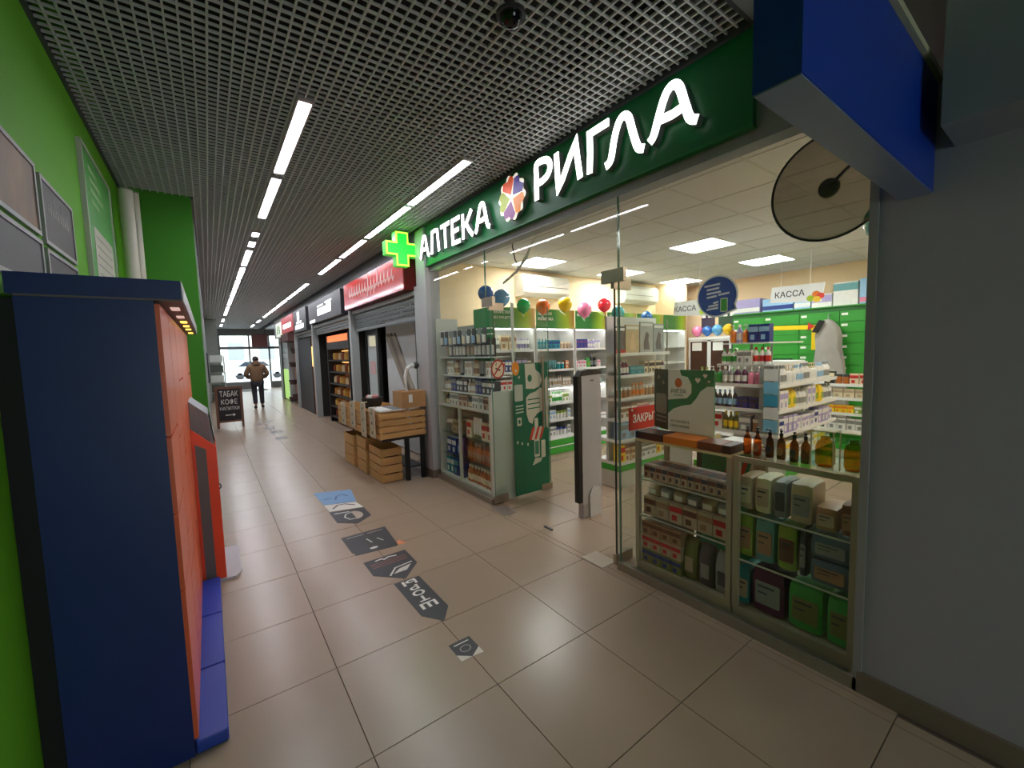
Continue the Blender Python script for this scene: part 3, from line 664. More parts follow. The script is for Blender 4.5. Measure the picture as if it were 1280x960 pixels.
struct('trim_5', MB().box(2.36, 2.6, 5.2, 20.3, 2.42, 3.6), M('shop_fascia_grey', (150, 156, 156), .5), 'grey fascia band above the corridor shop openings')
for i, (a, b) in enumerate(((5.2, 5.32), (8.42, 8.56), (12.05, 12.22), (14.86, 15.0), (16.5, 16.6), (18.6, 18.7))):
    struct('trim_%d' % (6 + i), MB().box(2.28, 2.42, a, b, 0, 2.5), POST, 'pale grey post between the corridor shop fronts')
# shutters: each slat a part
def shutter(label, y0, y1, z0, z1, n, holes):
    t = thing('roller_shutter', label, 'shutter', (2.38, (y0 + y1) / 2, z0))
    h = (z1 - z0) / n
    for k in range(n):
        za = z0 + k * h
        mb = MB()
        if holes and k in holes:
            m = int((y1 - y0) / .09)
            mb.box(2.37, 2.385, y0, y1, za + .004, za + h * .28).box(2.37, 2.385, y0, y1, za + h * .72, za + h - .002)
            for q in range(m + 1): 
                yc = y0 + (y1 - y0) * q / m; mb.box(2.37, 2.385, max(y0, yc - .022), min(y1, yc + .022), za + h * .28, za + h * .72)
        else: mb.prism([(0, .002), (.018, .006), (.022, h * .5), (.018, h - .006), (0, h - .002)], (2.388, y0, za), (-1, 0, 0), (0, 0, 1), (y1 - y0))
        obj('slat', mb, SHUT, t)
    obj('box', MB().box(2.31, 2.40, y0, y1, z1 + .006, z1 + .065), POST, t)
    return t
shutter('perforated grey roller shutter half rolled up below the red sign', 5.33, 8.40, 2.07, 2.40, 5, (1, 2, 3))
shutter('plain grey roller shutter rolled up below the black sign', 8.58, 12.03, 2.18, 2.36, 3, ())
shutter('narrow grey shutter rolled up beyond the black panel', 12.24, 14.84, 2.2, 2.29, 2, ())
# red sign
t = thing('shop_sign', 'glossy red shop sign with thin white script lettering', 'sign', (2.27, 6.9, 2.42))
obj('case', MB().box(2.19, 2.36, 5.42, 8.42, 2.475, 2.95), M('red_sign_return', (120, 26, 24), .35), t)
obj('face', MB().box(2.183, 2.189, 5.43, 8.41, 2.48, 2.94), M('red_glossy_acrylic', (206, 42, 34), .22, coat=.6, var=.04), t)
mb = MB(); random.seed(3)
u = .35
for k in range(15):
    hgt = .16 + .10 * random.random() * (1 if 4 < k < 11 else .4); w = .09
    base = -.1 if k in (7, 8, 9) else 0
    mb.stroke([(u, .02 + base), (u + w * .3, hgt * .6), (u + w * .55, hgt), (u + w * .5, hgt * .4), (u + w * .8, .0), (u + w * 1.25, .06)], .014, (2.182, 8.40, 2.66), (0, -1, 0), (0, 0, 1), .004)
    u += .155
obj('script', mb, M('white_script_letter', (240, 225, 215), .4, var=.02), t)
random.seed(11)
# black sign, small sign, red far sign
def plain_sign(label, y0, y1, z0, z1, fm, marks, mm, x=2.2):
    t = thing('shop_sign', label, 'sign', (x + .07, (y0 + y1) / 2, z0))
    obj('case', MB().box(x, 2.36, y0, y1, z0, z1), fm, t)
    mb = MB()
    for (a, b, c, d_) in marks: mb.prism([(a, c), (b, c), (b + .03, d_), (a + .03, d_)], (x - .001, y1, z0), (0, -1, 0), (0, 0, 1), .006)
    obj('lettering', mb, mm, t)
    return t
LITW = M('lit_shop_letter', (250, 250, 250), .4, emit=1.6, var=0)
plain_sign('black shop sign with glowing white block lettering', 8.75, 12.0, 2.45, 2.95, M('black_sign_face', (34, 35, 38), .4),
           [(.15, .75, .02, .08)] + [(1.1 + .17 * k, 1.22 + .17 * k, .14, .30) for k in range(5)] + [(2.0 + .15 * k, 2.11 + .15 * k, .14, .34) for k in range(3)] + [(1.1, 1.7, .34, .37), (1.9, 2.5, .36, .39)], LITW)
plain_sign('square black sign with white top emblem and lettering', 12.4, 14.4, 2.36, 2.98, M('black_sign_face2', (40, 40, 42), .4), [(.7, 1.0, .32, .56), (.3, 1.6, .08, .2), (.5, 1.3, .24, .29)], LITW)
plain_sign('red shop sign with white lettering, farther than the black signs', 14.5, 17.0, 2.45, 2.98, M('red_far_sign', (190, 50, 55), .4), [(.4 + .25 * k, .58 + .25 * k, .15, .3) for k in range(7)], LITW)
plain_sign('white and green lit sign at the far end of the shops', 17.1, 18.5, 2.4, 2.9, M('white_green_sign', (225, 232, 215), .4, emit=.5), [(.3, .5, .1, .4), (.8, 1.0, .1, .4)], M('green_sign_mark', (70, 120, 40), .4))

# red shop interior: black framed glass door, panel with diagonal slats, dark shelves
t = thing('display_door', 'black framed glass door with pale papers inside the red sign shop', 'door', (2.9, 8.1, 0))
obj('frame', MB().box(2.50, 2.56, 7.55, 7.66, 0, 2.1).box(2.50, 2.56, 8.22, 8.30, 0, 2.1).box(2.50, 2.56, 7.66, 8.22, 2.0, 2.1).box(2.50, 2.56, 7.66, 8.22, 0, .1), BLACK, t)
obj('pane', MB().box(2.525, 2.535, 7.66, 8.22, .1, 2.0), M('pale_frosted_pane', (196, 204, 202), .35), t)
obj('notice', MB().box(2.518, 2.5245, 7.75, 8.1, 1.78, 1.97), M('lit_notice', (240, 235, 200), .5, emit=.35), t)
obj('notice', MB().box(2.518, 2.5245, 7.8, 8.1, 1.25, 1.5), M('red_print_notice', (220, 180, 178), .5), t)
t = thing('display_board', 'white board with three grey brown diagonal battens inside the red sign shop', 'board', (3.0, 6.8, 0))
obj('board', MB().box(2.62, 2.66, 6.12, 7.45, .02, 2.2), M('board_white', (198, 200, 200), .6), t)
for k, (m_, off) in enumerate((((150, 140, 125), 0), ((120, 110, 98), .17), ((150, 140, 125), .34))):
    mb = MB().stroke([(.10 + off, 1.95), (1.02 + off * .6, .95)], .11, (2.619, 7.45, 0), (0, -1, 0), (0, 0, 1), .03)
    obj('batten', mb, M('batten_%d' % k, m_, .6), t)
obj('backing', MB().box(2.661, 2.70, 6.1, 7.47, 1.2, 2.3), M('board_brown_backing', (120, 98, 72), .6), t)
t = thing('dark_shelf', 'dark shelf with small goods behind the wooden crates', 'shelf', (2.9, 5.85, 0))
obj('back', MB().box(2.98, 3.0, 5.52, 6.1, 0, 2.1), BLACK, t)
obj('upright', MB().box(2.6, 3.0, 5.52, 5.55, 0, 2.1), BLACK, t); obj('upright', MB().box(2.6, 3.0, 6.07, 6.1, 0, 2.1), BLACK, t)
for z in (.5, .9, 1.3, 1.7): obj('shelf', MB().box(2.6, 2.98, 5.55, 6.07, z, z + .025), M('shelf_dark_wood', (60, 48, 38), .6), t)

# wooden crate table
WOOD = M('pine_crate_wood', (196, 150, 92), .6, var=.25, scale=5, stretch=(1, 6, 6))
WOOD2 = M('pale_perforated_board', (196, 184, 160), .7, var=.08)
def crate(label, x0, x1, y0, y1, z0, z1, n=3, group=None):
    t = thing('wooden_crate', label, 'crate', ((x0 + x1) / 2, (y0 + y1) / 2, z0), group)
    h = (z1 - z0) / n
    for k in range(n):
        a, b = z0 + k * h + .009, z0 + (k + 1) * h - .009
        for dims in ((x0, x1, y0, y0 + .014, a, b), (x0, x1, y1 - .014, y1, a, b), (x0, x0 + .014, y0 + .014, y1 - .014, a, b), (x1 - .014, x1, y0 + .014, y1 - .014, a, b)):
            obj('slat', MB().box(*dims), WOOD, t)
    obj('corner_posts', MB().box(x0 + .014, x0 + .04, y0 + .014, y0 + .04, z0, z1).box(x1 - .04, x1 - .014, y0 + .014, y0 + .04, z0, z1).box(x0 + .014, x0 + .04, y1 - .04, y1 - .014, z0, z1).box(x1 - .04, x1 - .014, y1 - .04, y1 - .014, z0, z1), WOOD, t)
    obj('floor_board', MB().box(x0 + .014, x1 - .014, y0 + .014, y1 - .014, z0 + .01, z0 + .025), WOOD, t)
    return t
t = thing('crate_table', 'low dark table carrying the wooden crates beside the pillar', 'table', (1.93, 5.9, 0))
obj('top', MB().box(1.66, 2.22, 5.02, 6.9, .545, .57), M('dark_table_wood', (46, 38, 32), .6), t)
for (lx, ly) in ((1.98, 5.06), (2.19, 5.06), (1.98, 6.84), (2.19, 6.84)): obj('leg', MB().box(lx - .025, lx + .025, ly - .025, ly + .025, 0, .545), BLACK, t)
obj('shelf', MB().box(1.99, 2.2, 5.1, 6.8, .14, .16), DARKGREY, t)
crate('wide slatted pine crate of magazines beside the grey pillar', 1.62, 2.22, 5.0, 5.62, .572, .90, 4)
crate('slatted pine crate in the middle of the crate table', 1.60, 2.2, 5.64, 6.24, .572, .88, 3)
crate('slatted pine crate at the far end of the crate table', 1.60, 2.2, 6.26, 6.9, .572, .88, 3)
crate('small pine crate on the floor under the crate table front', 1.66, 1.93, 5.12, 5.6, .0, .44, 4)
crate('small pine crate on the floor under the crate table middle', 1.64, 1.93, 5.68, 6.1, 0, .5, 3)
crate('small pine crate on the floor under the crate table far end', 1.62, 1.93, 6.2, 6.7, 0, .46, 3)
for q, (ya, yb, z0, z1) in enumerate(((5.06, 5.22, .60, .96), (5.42, 5.60, .56, 1.0), (5.9, 6.1, .62, .98), (6.4, 6.6, .6, .92))):
    mb = MB().box(1.575, 1.59, ya, yb, z0, z1)
    t = thing('card_rack', 'pale perforated card strip hung on the crate side, strip %s' % ('beside the corner', 'next along', 'past the middle', 'at the far end')[q], 'rack', (1.58, (ya + yb) / 2, z0))
    obj('strip', mb, WOOD2, t)
    for k in range(3):
        zc = z0 + (z1 - z0) * (k + .5) / 3
        obj('hole_rim', MB().prism(ellipse(0, 0, .018, .018, 10), (1.5745, (ya + yb) / 2, zc), (0, -1, 0), (0, 0, 1), .002), BLACK, t)
    obj('hanger', MB().box(1.575, 1.64, (ya + yb) / 2 - .01, (ya + yb) / 2 + .01, z1, z1 + .01), WOOD2, t)
random.seed(5)
for k in range(9):
    cx, cy = 1.72 + .18 * (k % 3), 5.12 + .16 * (k // 3); rz = random.uniform(-.3, .3)
    zb = .91 + .0
    t = thing('magazine', 'folded %s magazine lying on the pine crates' % ('white', 'grey', 'pale blue')[k % 3], 'magazine', (cx, cy, zb), 'magazines on the pine crates')
    c, s_ = math.cos(rz), math.sin(rz)
    pts = [(cx + c * a - s_ * b, cy + s_ * a + c * b) for a, b in ((-.08, -.07), (.08, -.07), (.08, .07), (-.08, .07))]
    obj('pages', MB().prism(pts, (0, 0, zb), FU, FV, .018), PAPERW, t)
    obj('cover', MB().prism(pts, (0, 0, zb + .018), FU, FV, .002), M('magazine_cover_%d' % (k % 3), ((222, 220, 214), (120, 122, 124), (150, 172, 196))[k % 3], .4, var=.3, scale=20), t)
bxm = M('tan_wooden_box', (182, 138, 90), .55, var=.15)
t = thing('wooden_box', 'tan wooden display box with a paper tag on the pine crates', 'box', (2.0, 5.2, .935))
obj('body', MB().box(1.93, 2.25, 5.03, 5.12, .932, 1.14).box(1.93, 1.945, 5.12, 5.35, .932, 1.14).box(2.235, 2.25, 5.12, 5.35, .932, 1.14).box(1.945, 2.235, 5.335, 5.35, .932, 1.14).box(1.945, 2.235, 5.12, 5.335, .932, .945), bxm, t)
obj('paper_tag', MB().box(2.02, 2.07, 5.027, 5.03, 1.0, 1.1), PAPERW, t)
t = thing('white_horn', 'curved white swan neck ornament standing in the tan box', 'ornament', (2.1, 5.22, .945))
pth = [(2.08, 5.22, .945), (2.07, 5.22, 1.2), (2.06, 5.22, 1.32), (2.09, 5.22, 1.42), (2.14, 5.22, 1.46), (2.19, 5.22, 1.46)]
mb = MB()
for i in range(len(pth) - 1): mb.cyl(pth[i], pth[i + 1], .013 + .003 * i, 10, .013 + .003 * (i + 1))
obj('neck', mb, M('horn_white', (225, 225, 222), .4), t, smooth=True)
obj('bell', MB().lathe([(.035, 0), (.05, .03), (.03, .06)], 12, (2.19, 5.22, 1.46), (1, 0, .1)), M('horn_black', (30, 30, 30), .5), t, smooth=True)
t = thing('dark_basket', 'small dark woven basket of trinkets behind the tan box', 'basket', (1.78, 5.75, .89))
obj('bowl', MB().lathe([(.10, 0), (.13, .06), (.14, .14), (.12, .14), (.10, .03)], 16, (1.80, 5.8, .89)), M('basket_dark', (50, 40, 34), .8), t, smooth=True)
for k in range(5): obj('trinket', MB().lathe([(.01, 0), (.035, .02), (.035, .05), (.01, .07)], 10, (1.80 + .05 * math.cos(k * 1.26), 5.8 + .05 * math.sin(k * 1.26), 1.0)), M('trinket_%d' % (k % 2), ((190, 120, 120), (200, 200, 190))[k % 2], .5), t, smooth=True)

# tea shop rack
t = thing('tea_rack', 'tall black shelf rack with warm lit tea shelves', 'rack', (2.5, 10.1, 0))
RB = M('rack_black', (26, 26, 28), .5)
obj('side', MB().box(2.40, 2.8, 9.12, 9.17, 0, 2.12), RB, t); obj('side', MB().box(2.40, 2.8, 11.05, 11.1, 0, 2.12), RB, t)
obj('back', MB().box(2.78, 2.8, 9.17, 11.05, 0, 2.12), M('rack_back_brown', (90, 52, 32), .6), t)
obj('header', MB().box(2.40, 2.5, 9.17, 11.05, 1.78, 1.95), RB, t)
obj('header_light', MB().box(2.395, 2.5, 9.2, 11.0, 1.955, 2.10), M('lit_warm_header', (240, 130, 70), .5, emit=.8), t)
random.seed(21)
SHT = (.12, .38, .66, .94, 1.22, 1.5)
for z in SHT:
    obj('shelf', MB().box(2.41, 2.78, 9.17, 11.05, z, z + .03), RB, t)
    obj('shelf_light', MB().box(2.72, 2.775, 9.2, 11.0, z + .235, z + .245), M('lit_warm_strip', (255, 190, 110), .5, emit=3.0, var=0), t)
TEA = [('amber', (206, 140, 50)), ('cream', (226, 206, 160)), ('rust', (150, 66, 36)), ('gold', (220, 176, 84))]
for r, z in enumerate(SHT):
    for k in range(7):
        nm, cc = TEA[(k * 3 + r) % 4]; yy = 9.32 + k * .265
        o = tag(obj('tea_tin', MB().lathe([(.07, 0), (.075, .005), (.075, .13), (.06, .135), (.06, .16), (.02, .165)], 12, (2.56, yy, z + .031)), M('tea_' + nm, cc, .45)), '%s tea tin on the black rack, %s shelf' % (nm, ('bottom', 'second', 'third', 'fourth', 'fifth', 'top')[r]), 'tin', 'tea tins on the black rack')
# dark panel shop with amber column
t = thing('display_cabinet', 'tall black display panel with a warm lit amber column at its edge', 'cabinet', (2.35, 13.5, 0))
obj('panel', MB().box(2.34, 2.42, 12.75, 14.8, 0, 2.16), M('charcoal_panel', (42, 42, 46), .5), t)
obj('column', MB().box(2.36, 2.5, 12.3, 12.72, 0, 2.16), M('amber_column', (170, 92, 40), .5, var=.4, scale=8), t)
obj('column_light', MB().box(2.33, 2.36, 12.4, 12.62, 1.35, 1.9), M('lit_amber', (255, 205, 120), .5, emit=1.6), t)
t = thing('flower_stall', 'rose brown stall wall with hanging pots beyond the black panel', 'stall', (2.4, 15.7, 0))
obj('back_wall', MB().box(2.44, 2.5, 15.0, 16.5, 0, 2.4), M('rose_brown_wall', (150, 116, 104), .7, var=.2), t)
obj('canopy', MB().box(2.1, 2.44, 15.0, 16.6, 2.15, 2.4), M('brown_canopy', (84, 50, 46), .7), t)
for (py, pz) in ((15.2, 1.75), (15.6, 1.3), (15.9, .7), (15.3, .25), (16.1, .1)):
    obj('pot', MB().lathe([(.09, 0), (.14, .16), (.12, .16)], 12, (2.3, py, pz)).box(2.38, 2.44, py - .02, py + .02, pz + .02, pz + .06), M('dark_pot', (66, 50, 46), .6), t, smooth=True)
t = thing('lit_doorway', 'glass stall front with grey shutter and green lit lower pane', 'stall', (2.4, 17.6, 0))
obj('frame', MB().box(2.34, 2.42, 16.62, 16.68, 0, 2.4).box(2.34, 2.42, 18.5, 18.56, 0, 2.4), BLACK, t)
for k in range(6): obj('slat', MB().box(2.37, 2.40, 16.69, 18.49, 1.2 + .2 * k, 1.39 + .2 * k), SHUT, t)
obj('pane', MB().box(2.37, 2.40, 16.69, 18.49, .05, 1.19), M('lit_green_pane', (170, 215, 120), .5, emit=.7), t)

# left side of the far corridor
for i, (a, b, m_) in enumerate(((5.82, 7.6, (170, 176, 168)), (7.7, 9.6, (196, 200, 196)), (9.7, 12.5, (140, 146, 140)), (12.6, 16, (190, 192, 188)), (16.1, 20.2, (150, 152, 150)))):
    t = thing('shopfront', ('pale grey shop panel right after the green pilaster', 'white framed shop panel after the pale grey panel', 'dull green grey shop panel behind the chalk board', 'light shop panel past the chalk board', 'grey shop panel beside the rack near the entrance')[i], 'shop front', (-.04, (a + b) / 2, 0))
    obj('sheet', MB().box(-.06, -.045, a, b, .1, 2.9), M('left_panel_%d' % i, m_, .4), t)
    obj('frame', MB().box(-.06, -.02, a, a + .06, 0, 3.1).box(-.06, -.02, b - .06, b, 0, 3.1).box(-.06, -.02, a + .06, b - .06, 2.4, 2.46), POST, t)
    obj('rail', MB().box(-.06, -.03, a + .06, b - .06, .0, .1), DARKGREY, t)
t = thing('wall_screen', 'dark wall screen on the shop panels behind the chalk board', 'screen', (-.03, 10.6, 1.2))
obj('case', MB().box(-.045, .0, 10.2, 10.9, 1.15, 1.75), BLACK, t); obj('glass', MB().box(0, .004, 10.23, 10.87, 1.18, 1.72), M('screen_glass', (20, 24, 30), .12), t)
t = thing('stacked_rack', 'rack of black and white boxes near the far entrance', 'rack', (.25, 19.4, 0))
obj('frame', MB().box(.0, .03, 19.2, 19.6, 0, 1.75).box(.47, .5, 19.2, 19.6, 0, 1.75), POST, t)
for k in range(4):
    obj('shelf', MB().box(.03, .47, 19.2, 19.6, .35 + .38 * k, .38 + .38 * k), POST, t)
    obj('bin', MB().box(.05, .45, 19.18, 19.55, .39 + .38 * k, .64 + .38 * k), [M('bin_dark', (70, 74, 70), .5), M('bin_pale', (205, 208, 205), .5)][k % 2], t)

# chalk A-board
t = thing('a_board', 'chalk a-frame sign with wooden frame, hand lettered in chalk', 'sign', (.32, 11.9, 0))
AW = M('brown_wood_frame', (112, 74, 54), .6, var=.15)
obj('board', MB().box(.12, .56, 11.88, 11.895, .17, .92), M('chalkboard', (40, 34, 36), .7), t)
obj('frame', MB().box(.07, .12, 11.865, 11.905, .0, .97).box(.56, .61, 11.865, 11.905, .0, .97).box(.12, .56, 11.865, 11.905, .92, .97).box(.12, .56, 11.865, 11.905, .13, .17), AW, t)
mb = MB()
for xx in (.085, .595): mb.prism([(11.91, .93), (12.25, 0), (12.29, 0), (11.95, .93)], (xx - .015, 0, 0), (0, 1, 0), (0, 0, 1), .03)
obj('back_legs', mb, AW, t)
CH = M('chalk_white', (225, 222, 214), .8)
for (s_, z, h, w) in (('ТАБАК', .74, .13, .36), ('КОФЕ', .55, .13, .32), ('НАПИТКИ', .42, .08, .38)):
    text('chalk_line', s_, (.34 - w / 2, 11.879, z), (1, 0, 0), (0, 0, 1), h, CH, t, d=.002, width=w)
obj('chalk_arrow', MB().stroke([(.25, .3), (.43, .3)], .015, (0, 11.879, 0), (1, 0, 0), (0, 0, 1), .002).stroke([(.40, .33), (.435, .3), (.40, .27)], .015, (0, 11.879, 0), (1, 0, 0), (0, 0, 1), .002), CH, t)

# ---- far entrance facade and street
EY = 26.5
FRM = M('facade_frame_grey', (120, 122, 122), .5)
ft = struct('wall_entrance', MB().box(.3, .55, EY, EY + .1, 0, 3.62).box(3.5, 3.8, EY, EY + .1, 0, 3.62).box(.55, 3.5, EY, EY + .1, 2.85, 3.62).box(.55, 3.5, EY, EY + .1, 2.14, 2.27).box(.55, 1.80, EY, EY + .1, .0, .40).box(1.80, 1.87, EY, EY + .1, 0, 2.85).box(2.72, 2.8, EY, EY + .1, 0, 2.85).box(2.8, 3.5, EY, EY + .1, 0, .36), FRM, 'grey framed glass entrance at the corridor end')
for k, (a, b, c, d_) in enumerate(((.55, 1.80, .40, 2.14), (1.87, 2.72, .03, 2.14), (2.8, 3.5, .36, 2.14), (.55, 1.80, 2.27, 2.85), (1.87, 2.72, 2.27, 2.85), (2.8, 3.5, 2.27, 2.85))):
    obj('pane', MB().box(a, b, EY + .045, EY + .055, c, d_), GLASS, ft)
tag(obj('hanging_banner', MB().cbox(1.90, 2.62, 25.6, 25.66, 2.22, 2.88, .01).box(2.0, 2.02, 25.62, 25.64, 2.88, 3.2).box(2.5, 2.52, 25.62, 25.64, 2.88, 3.2), M('brown_hanging_panel', (110, 62, 58), .6)), 'plain brown banner hanging before the entrance glass', 'banner')
struct('wall_vestibule', MB().box(3.8, 3.9, 20, EY + .1, 0, 3.62).box(2.6, 5.2, 20.0, 20.1, 0, 3.62).box(2.6, 3.9, 20.1, 26.6, 3.55, 3.62), M('vestibule_grey', (170, 172, 170), .7), 'grey vestibule wall by the entrance')
struct('ceiling_vestibule', MB().box(2.6, 3.9, 20, EY + .1, 3.2, 3.3), GREYMETAL, 'grey vestibule ceiling')
tag(obj('entrance_mat', MB().cbox(.7, 2.4, 24.6, 25.8, 0, .012, .003), M('dark_mat', (84, 84, 86), .9, bump=.2, scale=40)), 'dark grey mat before the entrance doors', 'mat')
struct('ground', MB().box(-60, 60, EY + .1, 90, -.3, -.06), M('pale_street', (170, 172, 176), .8, var=.1, scale=.4), 'pale street outside the entrance')
bl = thing('street_building', 'pale street building with rows of windows seen through the entrance', 'building', (6, 60, 0))
obj('facade', MB().box(-20, 34, 60, 66, 0, 14), M('pale_facade', (190, 186, 178), .8), bl)
WNM = M('street_window', (120, 126, 134), .2)
for r in range(3):
    for k in range(14): obj('window', MB().box(-14 + k * 3.2, -12.4 + k * 3.2, 59.95, 60, 1.5 + r * 3.6, 3.6 + r * 3.6), WNM, bl)
cr_ = thing('parked_car', 'silver parked car on the street outside the entrance', 'car', (3.4, 41, -.06))
prof = [(-2.1, .35), (2.1, .35), (2.15, .75), (1.9, .95), (1.0, 1.05), (.5, 1.5), (-1.0, 1.52), (-1.7, 1.05), (-2.15, .95), (-2.2, .6)]
obj('body', MB().prism([(p[0] + 3.4, p[1] - .06) for p in prof], (0, 42.7, 0), (1, 0, 0), (0, 0, 1), 1.7), M('silver_car_paint', (176, 180, 186), .3, .4), cr_)
obj('side_window', MB().prism([(p[0] + 3.4, p[1] - .06) for p in ((-1.45, 1.05), (.85, 1.05), (.42, 1.42), (-.95, 1.44))], (0, 40.999, 0), (1, 0, 0), (0, 0, 1), .01), M('car_glass', (40, 46, 54), .1), cr_)
for wx in (-1.35, 1.35): obj('wheel', MB().lathe([(.2, 0), (.33, .02), (.33, .22)], 18, (3.4 + wx, 41.0, .27), (0, 1, 0)), BLACK, cr_)

# ================================================================ PERSON
def skin(name, verts, edges, radii, mat, parent, root=0, sub=2):
    o0 = ORG[parent.name]
    me = bpy.data.meshes.new(name); me.from_pydata([tuple(Vector(v) - o0) for v in verts], edges, [])
    o = bpy.data.objects.new('skin_tmp', me); COL.objects.link(o)
    o.modifiers.new('skin', 'SKIN').use_smooth_shade = True
    for i, r in enumerate(radii):
        me.skin_vertices[0].data[i].radius = (r, r) if not isinstance(r, tuple) else r
    me.skin_vertices[0].data[root].use_root = True
    s_ = o.modifiers.new('sub', 'SUBSURF'); s_.levels = sub; s_.render_levels = sub
    dg = bpy.context.evaluated_depsgraph_get()
    m2 = bpy.data.meshes.new_from_object(o.evaluated_get(dg)); m2.name = name
    bpy.data.objects.remove(o)
    m2.materials.clear(); m2.materials.append(mat)
    ob = bpy.data.objects.new(name, m2); COL.objects.link(ob); ob.parent = parent; ORG[ob.name] = o0
    return ob
PX, PY = 1.25, 15.9
pn = thing('person', 'person in brown hooded jacket and dark trousers walking away down the corridor', 'person', (PX, PY, 0))
P = lambda x, y, z: (PX + x, PY + y, z)
SK = M('skin_tone', (190, 140, 115), .6)
body_v = [P(0, 0, .90), P(0, .0, 1.1), P(0, .02, 1.34), P(0, .03, 1.43), P(0, .05, 1.50),
          P(.09, 0, .84), P(.10, .05, .48), P(.10, .0, .10), P(.11, .12, .05),
          P(-.09, 0, .84), P(-.09, -.02, .48), P(-.09, -.14, .12), P(-.10, -.03, .05),
          P(.17, .02, 1.36), P(.29, .0, 1.12), P(.17, .19, 1.02), P(.10, .24, 1.0),
          P(-.17, .02, 1.36), P(-.29, .0, 1.12), P(-.17, .19, 1.02), P(-.10, .24, 1.0)]
body_e = [(0, 1), (1, 2), (2, 3), (3, 4), (0, 5), (5, 6), (6, 7), (7, 8), (0, 9), (9, 10), (10, 11), (11, 12), (2, 13), (13, 14), (14, 15), (15, 16), (2, 17), (17, 18), (18, 19), (19, 20)]
body_r = [.13, .13, .13, .055, .06, .085, .058, .038, .035, .085, .058, .038, .035, .06, .045, .033, .03, .06, .045, .033, .03]
bd = skin('body', body_v, body_e, body_r, SK, pn)
hd = MB().lathe([(.02, 0), (.055, .02), (.075, .07), (.082, .12), (.078, .17), (.05, .21), (.01, .222)], 18, P(0, .055, 1.46), (0, .06, 1))
obj('head', hd, SK, pn, smooth=True)
obj('cap', MB().lathe([(.084, .09), (.09, .12), (.088, .17), (.06, .215), (.015, .235)], 18, P(0, .05, 1.46), (0, .04, 1)), M('dark_knit_cap', (52, 44, 42), .9), pn, smooth=True)
for s_ in (-1, 1): obj('ear', MB().lathe([(.005, -.012), (.018, 0), (.005, .012)], 8, P(.082 * s_, .06, 1.56), (s_, 0, 0)), SK, pn, smooth=True)
JK = M('brown_jacket', (116, 88, 62), .8, var=.15, scale=14, bump=.15)
jv = [P(0, 0, .80), P(0, -.01, 1.0), P(0, -.01, 1.2), P(0, .0, 1.36), P(0, .02, 1.44),
      P(.19, .0, 1.34), P(.31, -.02, 1.10), P(.18, .17, .98), P(-.19, 0, 1.34), P(-.31, -.02, 1.10), P(-.18, .17, .98)]
je = [(0, 1), (1, 2), (2, 3), (3, 4), (3, 5), (5, 6), (6, 7), (3, 8), (8, 9), (9, 10)]
skin('jacket', jv, je, [(.20, .15), (.21, .15), (.22, .155), (.20, .14), (.10, .10), .095, .082, .065, .095, .082, .065], JK, pn)
obj('hood', MB().lathe([(.12, 0), (.135, .04), (.11, .09), (.085, .12)], 16, P(0, -.01, 1.40), (0, -.15, 1)), M('brown_hood', (100, 74, 52), .85), pn, smooth=True)
TR = M('dark_trousers', (38, 38, 46), .8)
skin('trousers', [P(0, 0, .88), P(.10, 0, .80), P(.105, .05, .48), P(.105, 0, .11), P(-.10, 0, .80), P(-.095, -.02, .48), P(-.095, -.13, .13)], [(0, 1), (1, 2), (2, 3), (0, 4), (4, 5), (5, 6)], [(.16, .13), .10, .078, .066, .10, .078, .066], TR, pn)
SH = M('dark_shoes', (30, 26, 24), .5)
for (sx, sy, sz) in ((.11, .0, 0), (-.10, -.13, .0)):
    obj('shoe', MB().lathe([(.02, 0), (.045, .02), (.05, .12), (.042, .2), (.015, .25)], 12, P(sx, sy - .07, .05), (0, 1, 0)), SH, pn, smooth=True)
for s_ in (-1, 1):
    for k in range(5):
        a = P(s_ * (.10 - .012 * k), .25, 1.015 - .012 * k) if k < 4 else P(s_ * .11, .22, 1.03)
        b = P(s_ * (.05 - .008 * k), .285 - .004 * k, 1.0 - .013 * k) if k < 4 else P(s_ * .08, .25, 1.055)
        obj('finger', MB().cyl(a, b, .009, 6, .007), SK, pn, smooth=True)

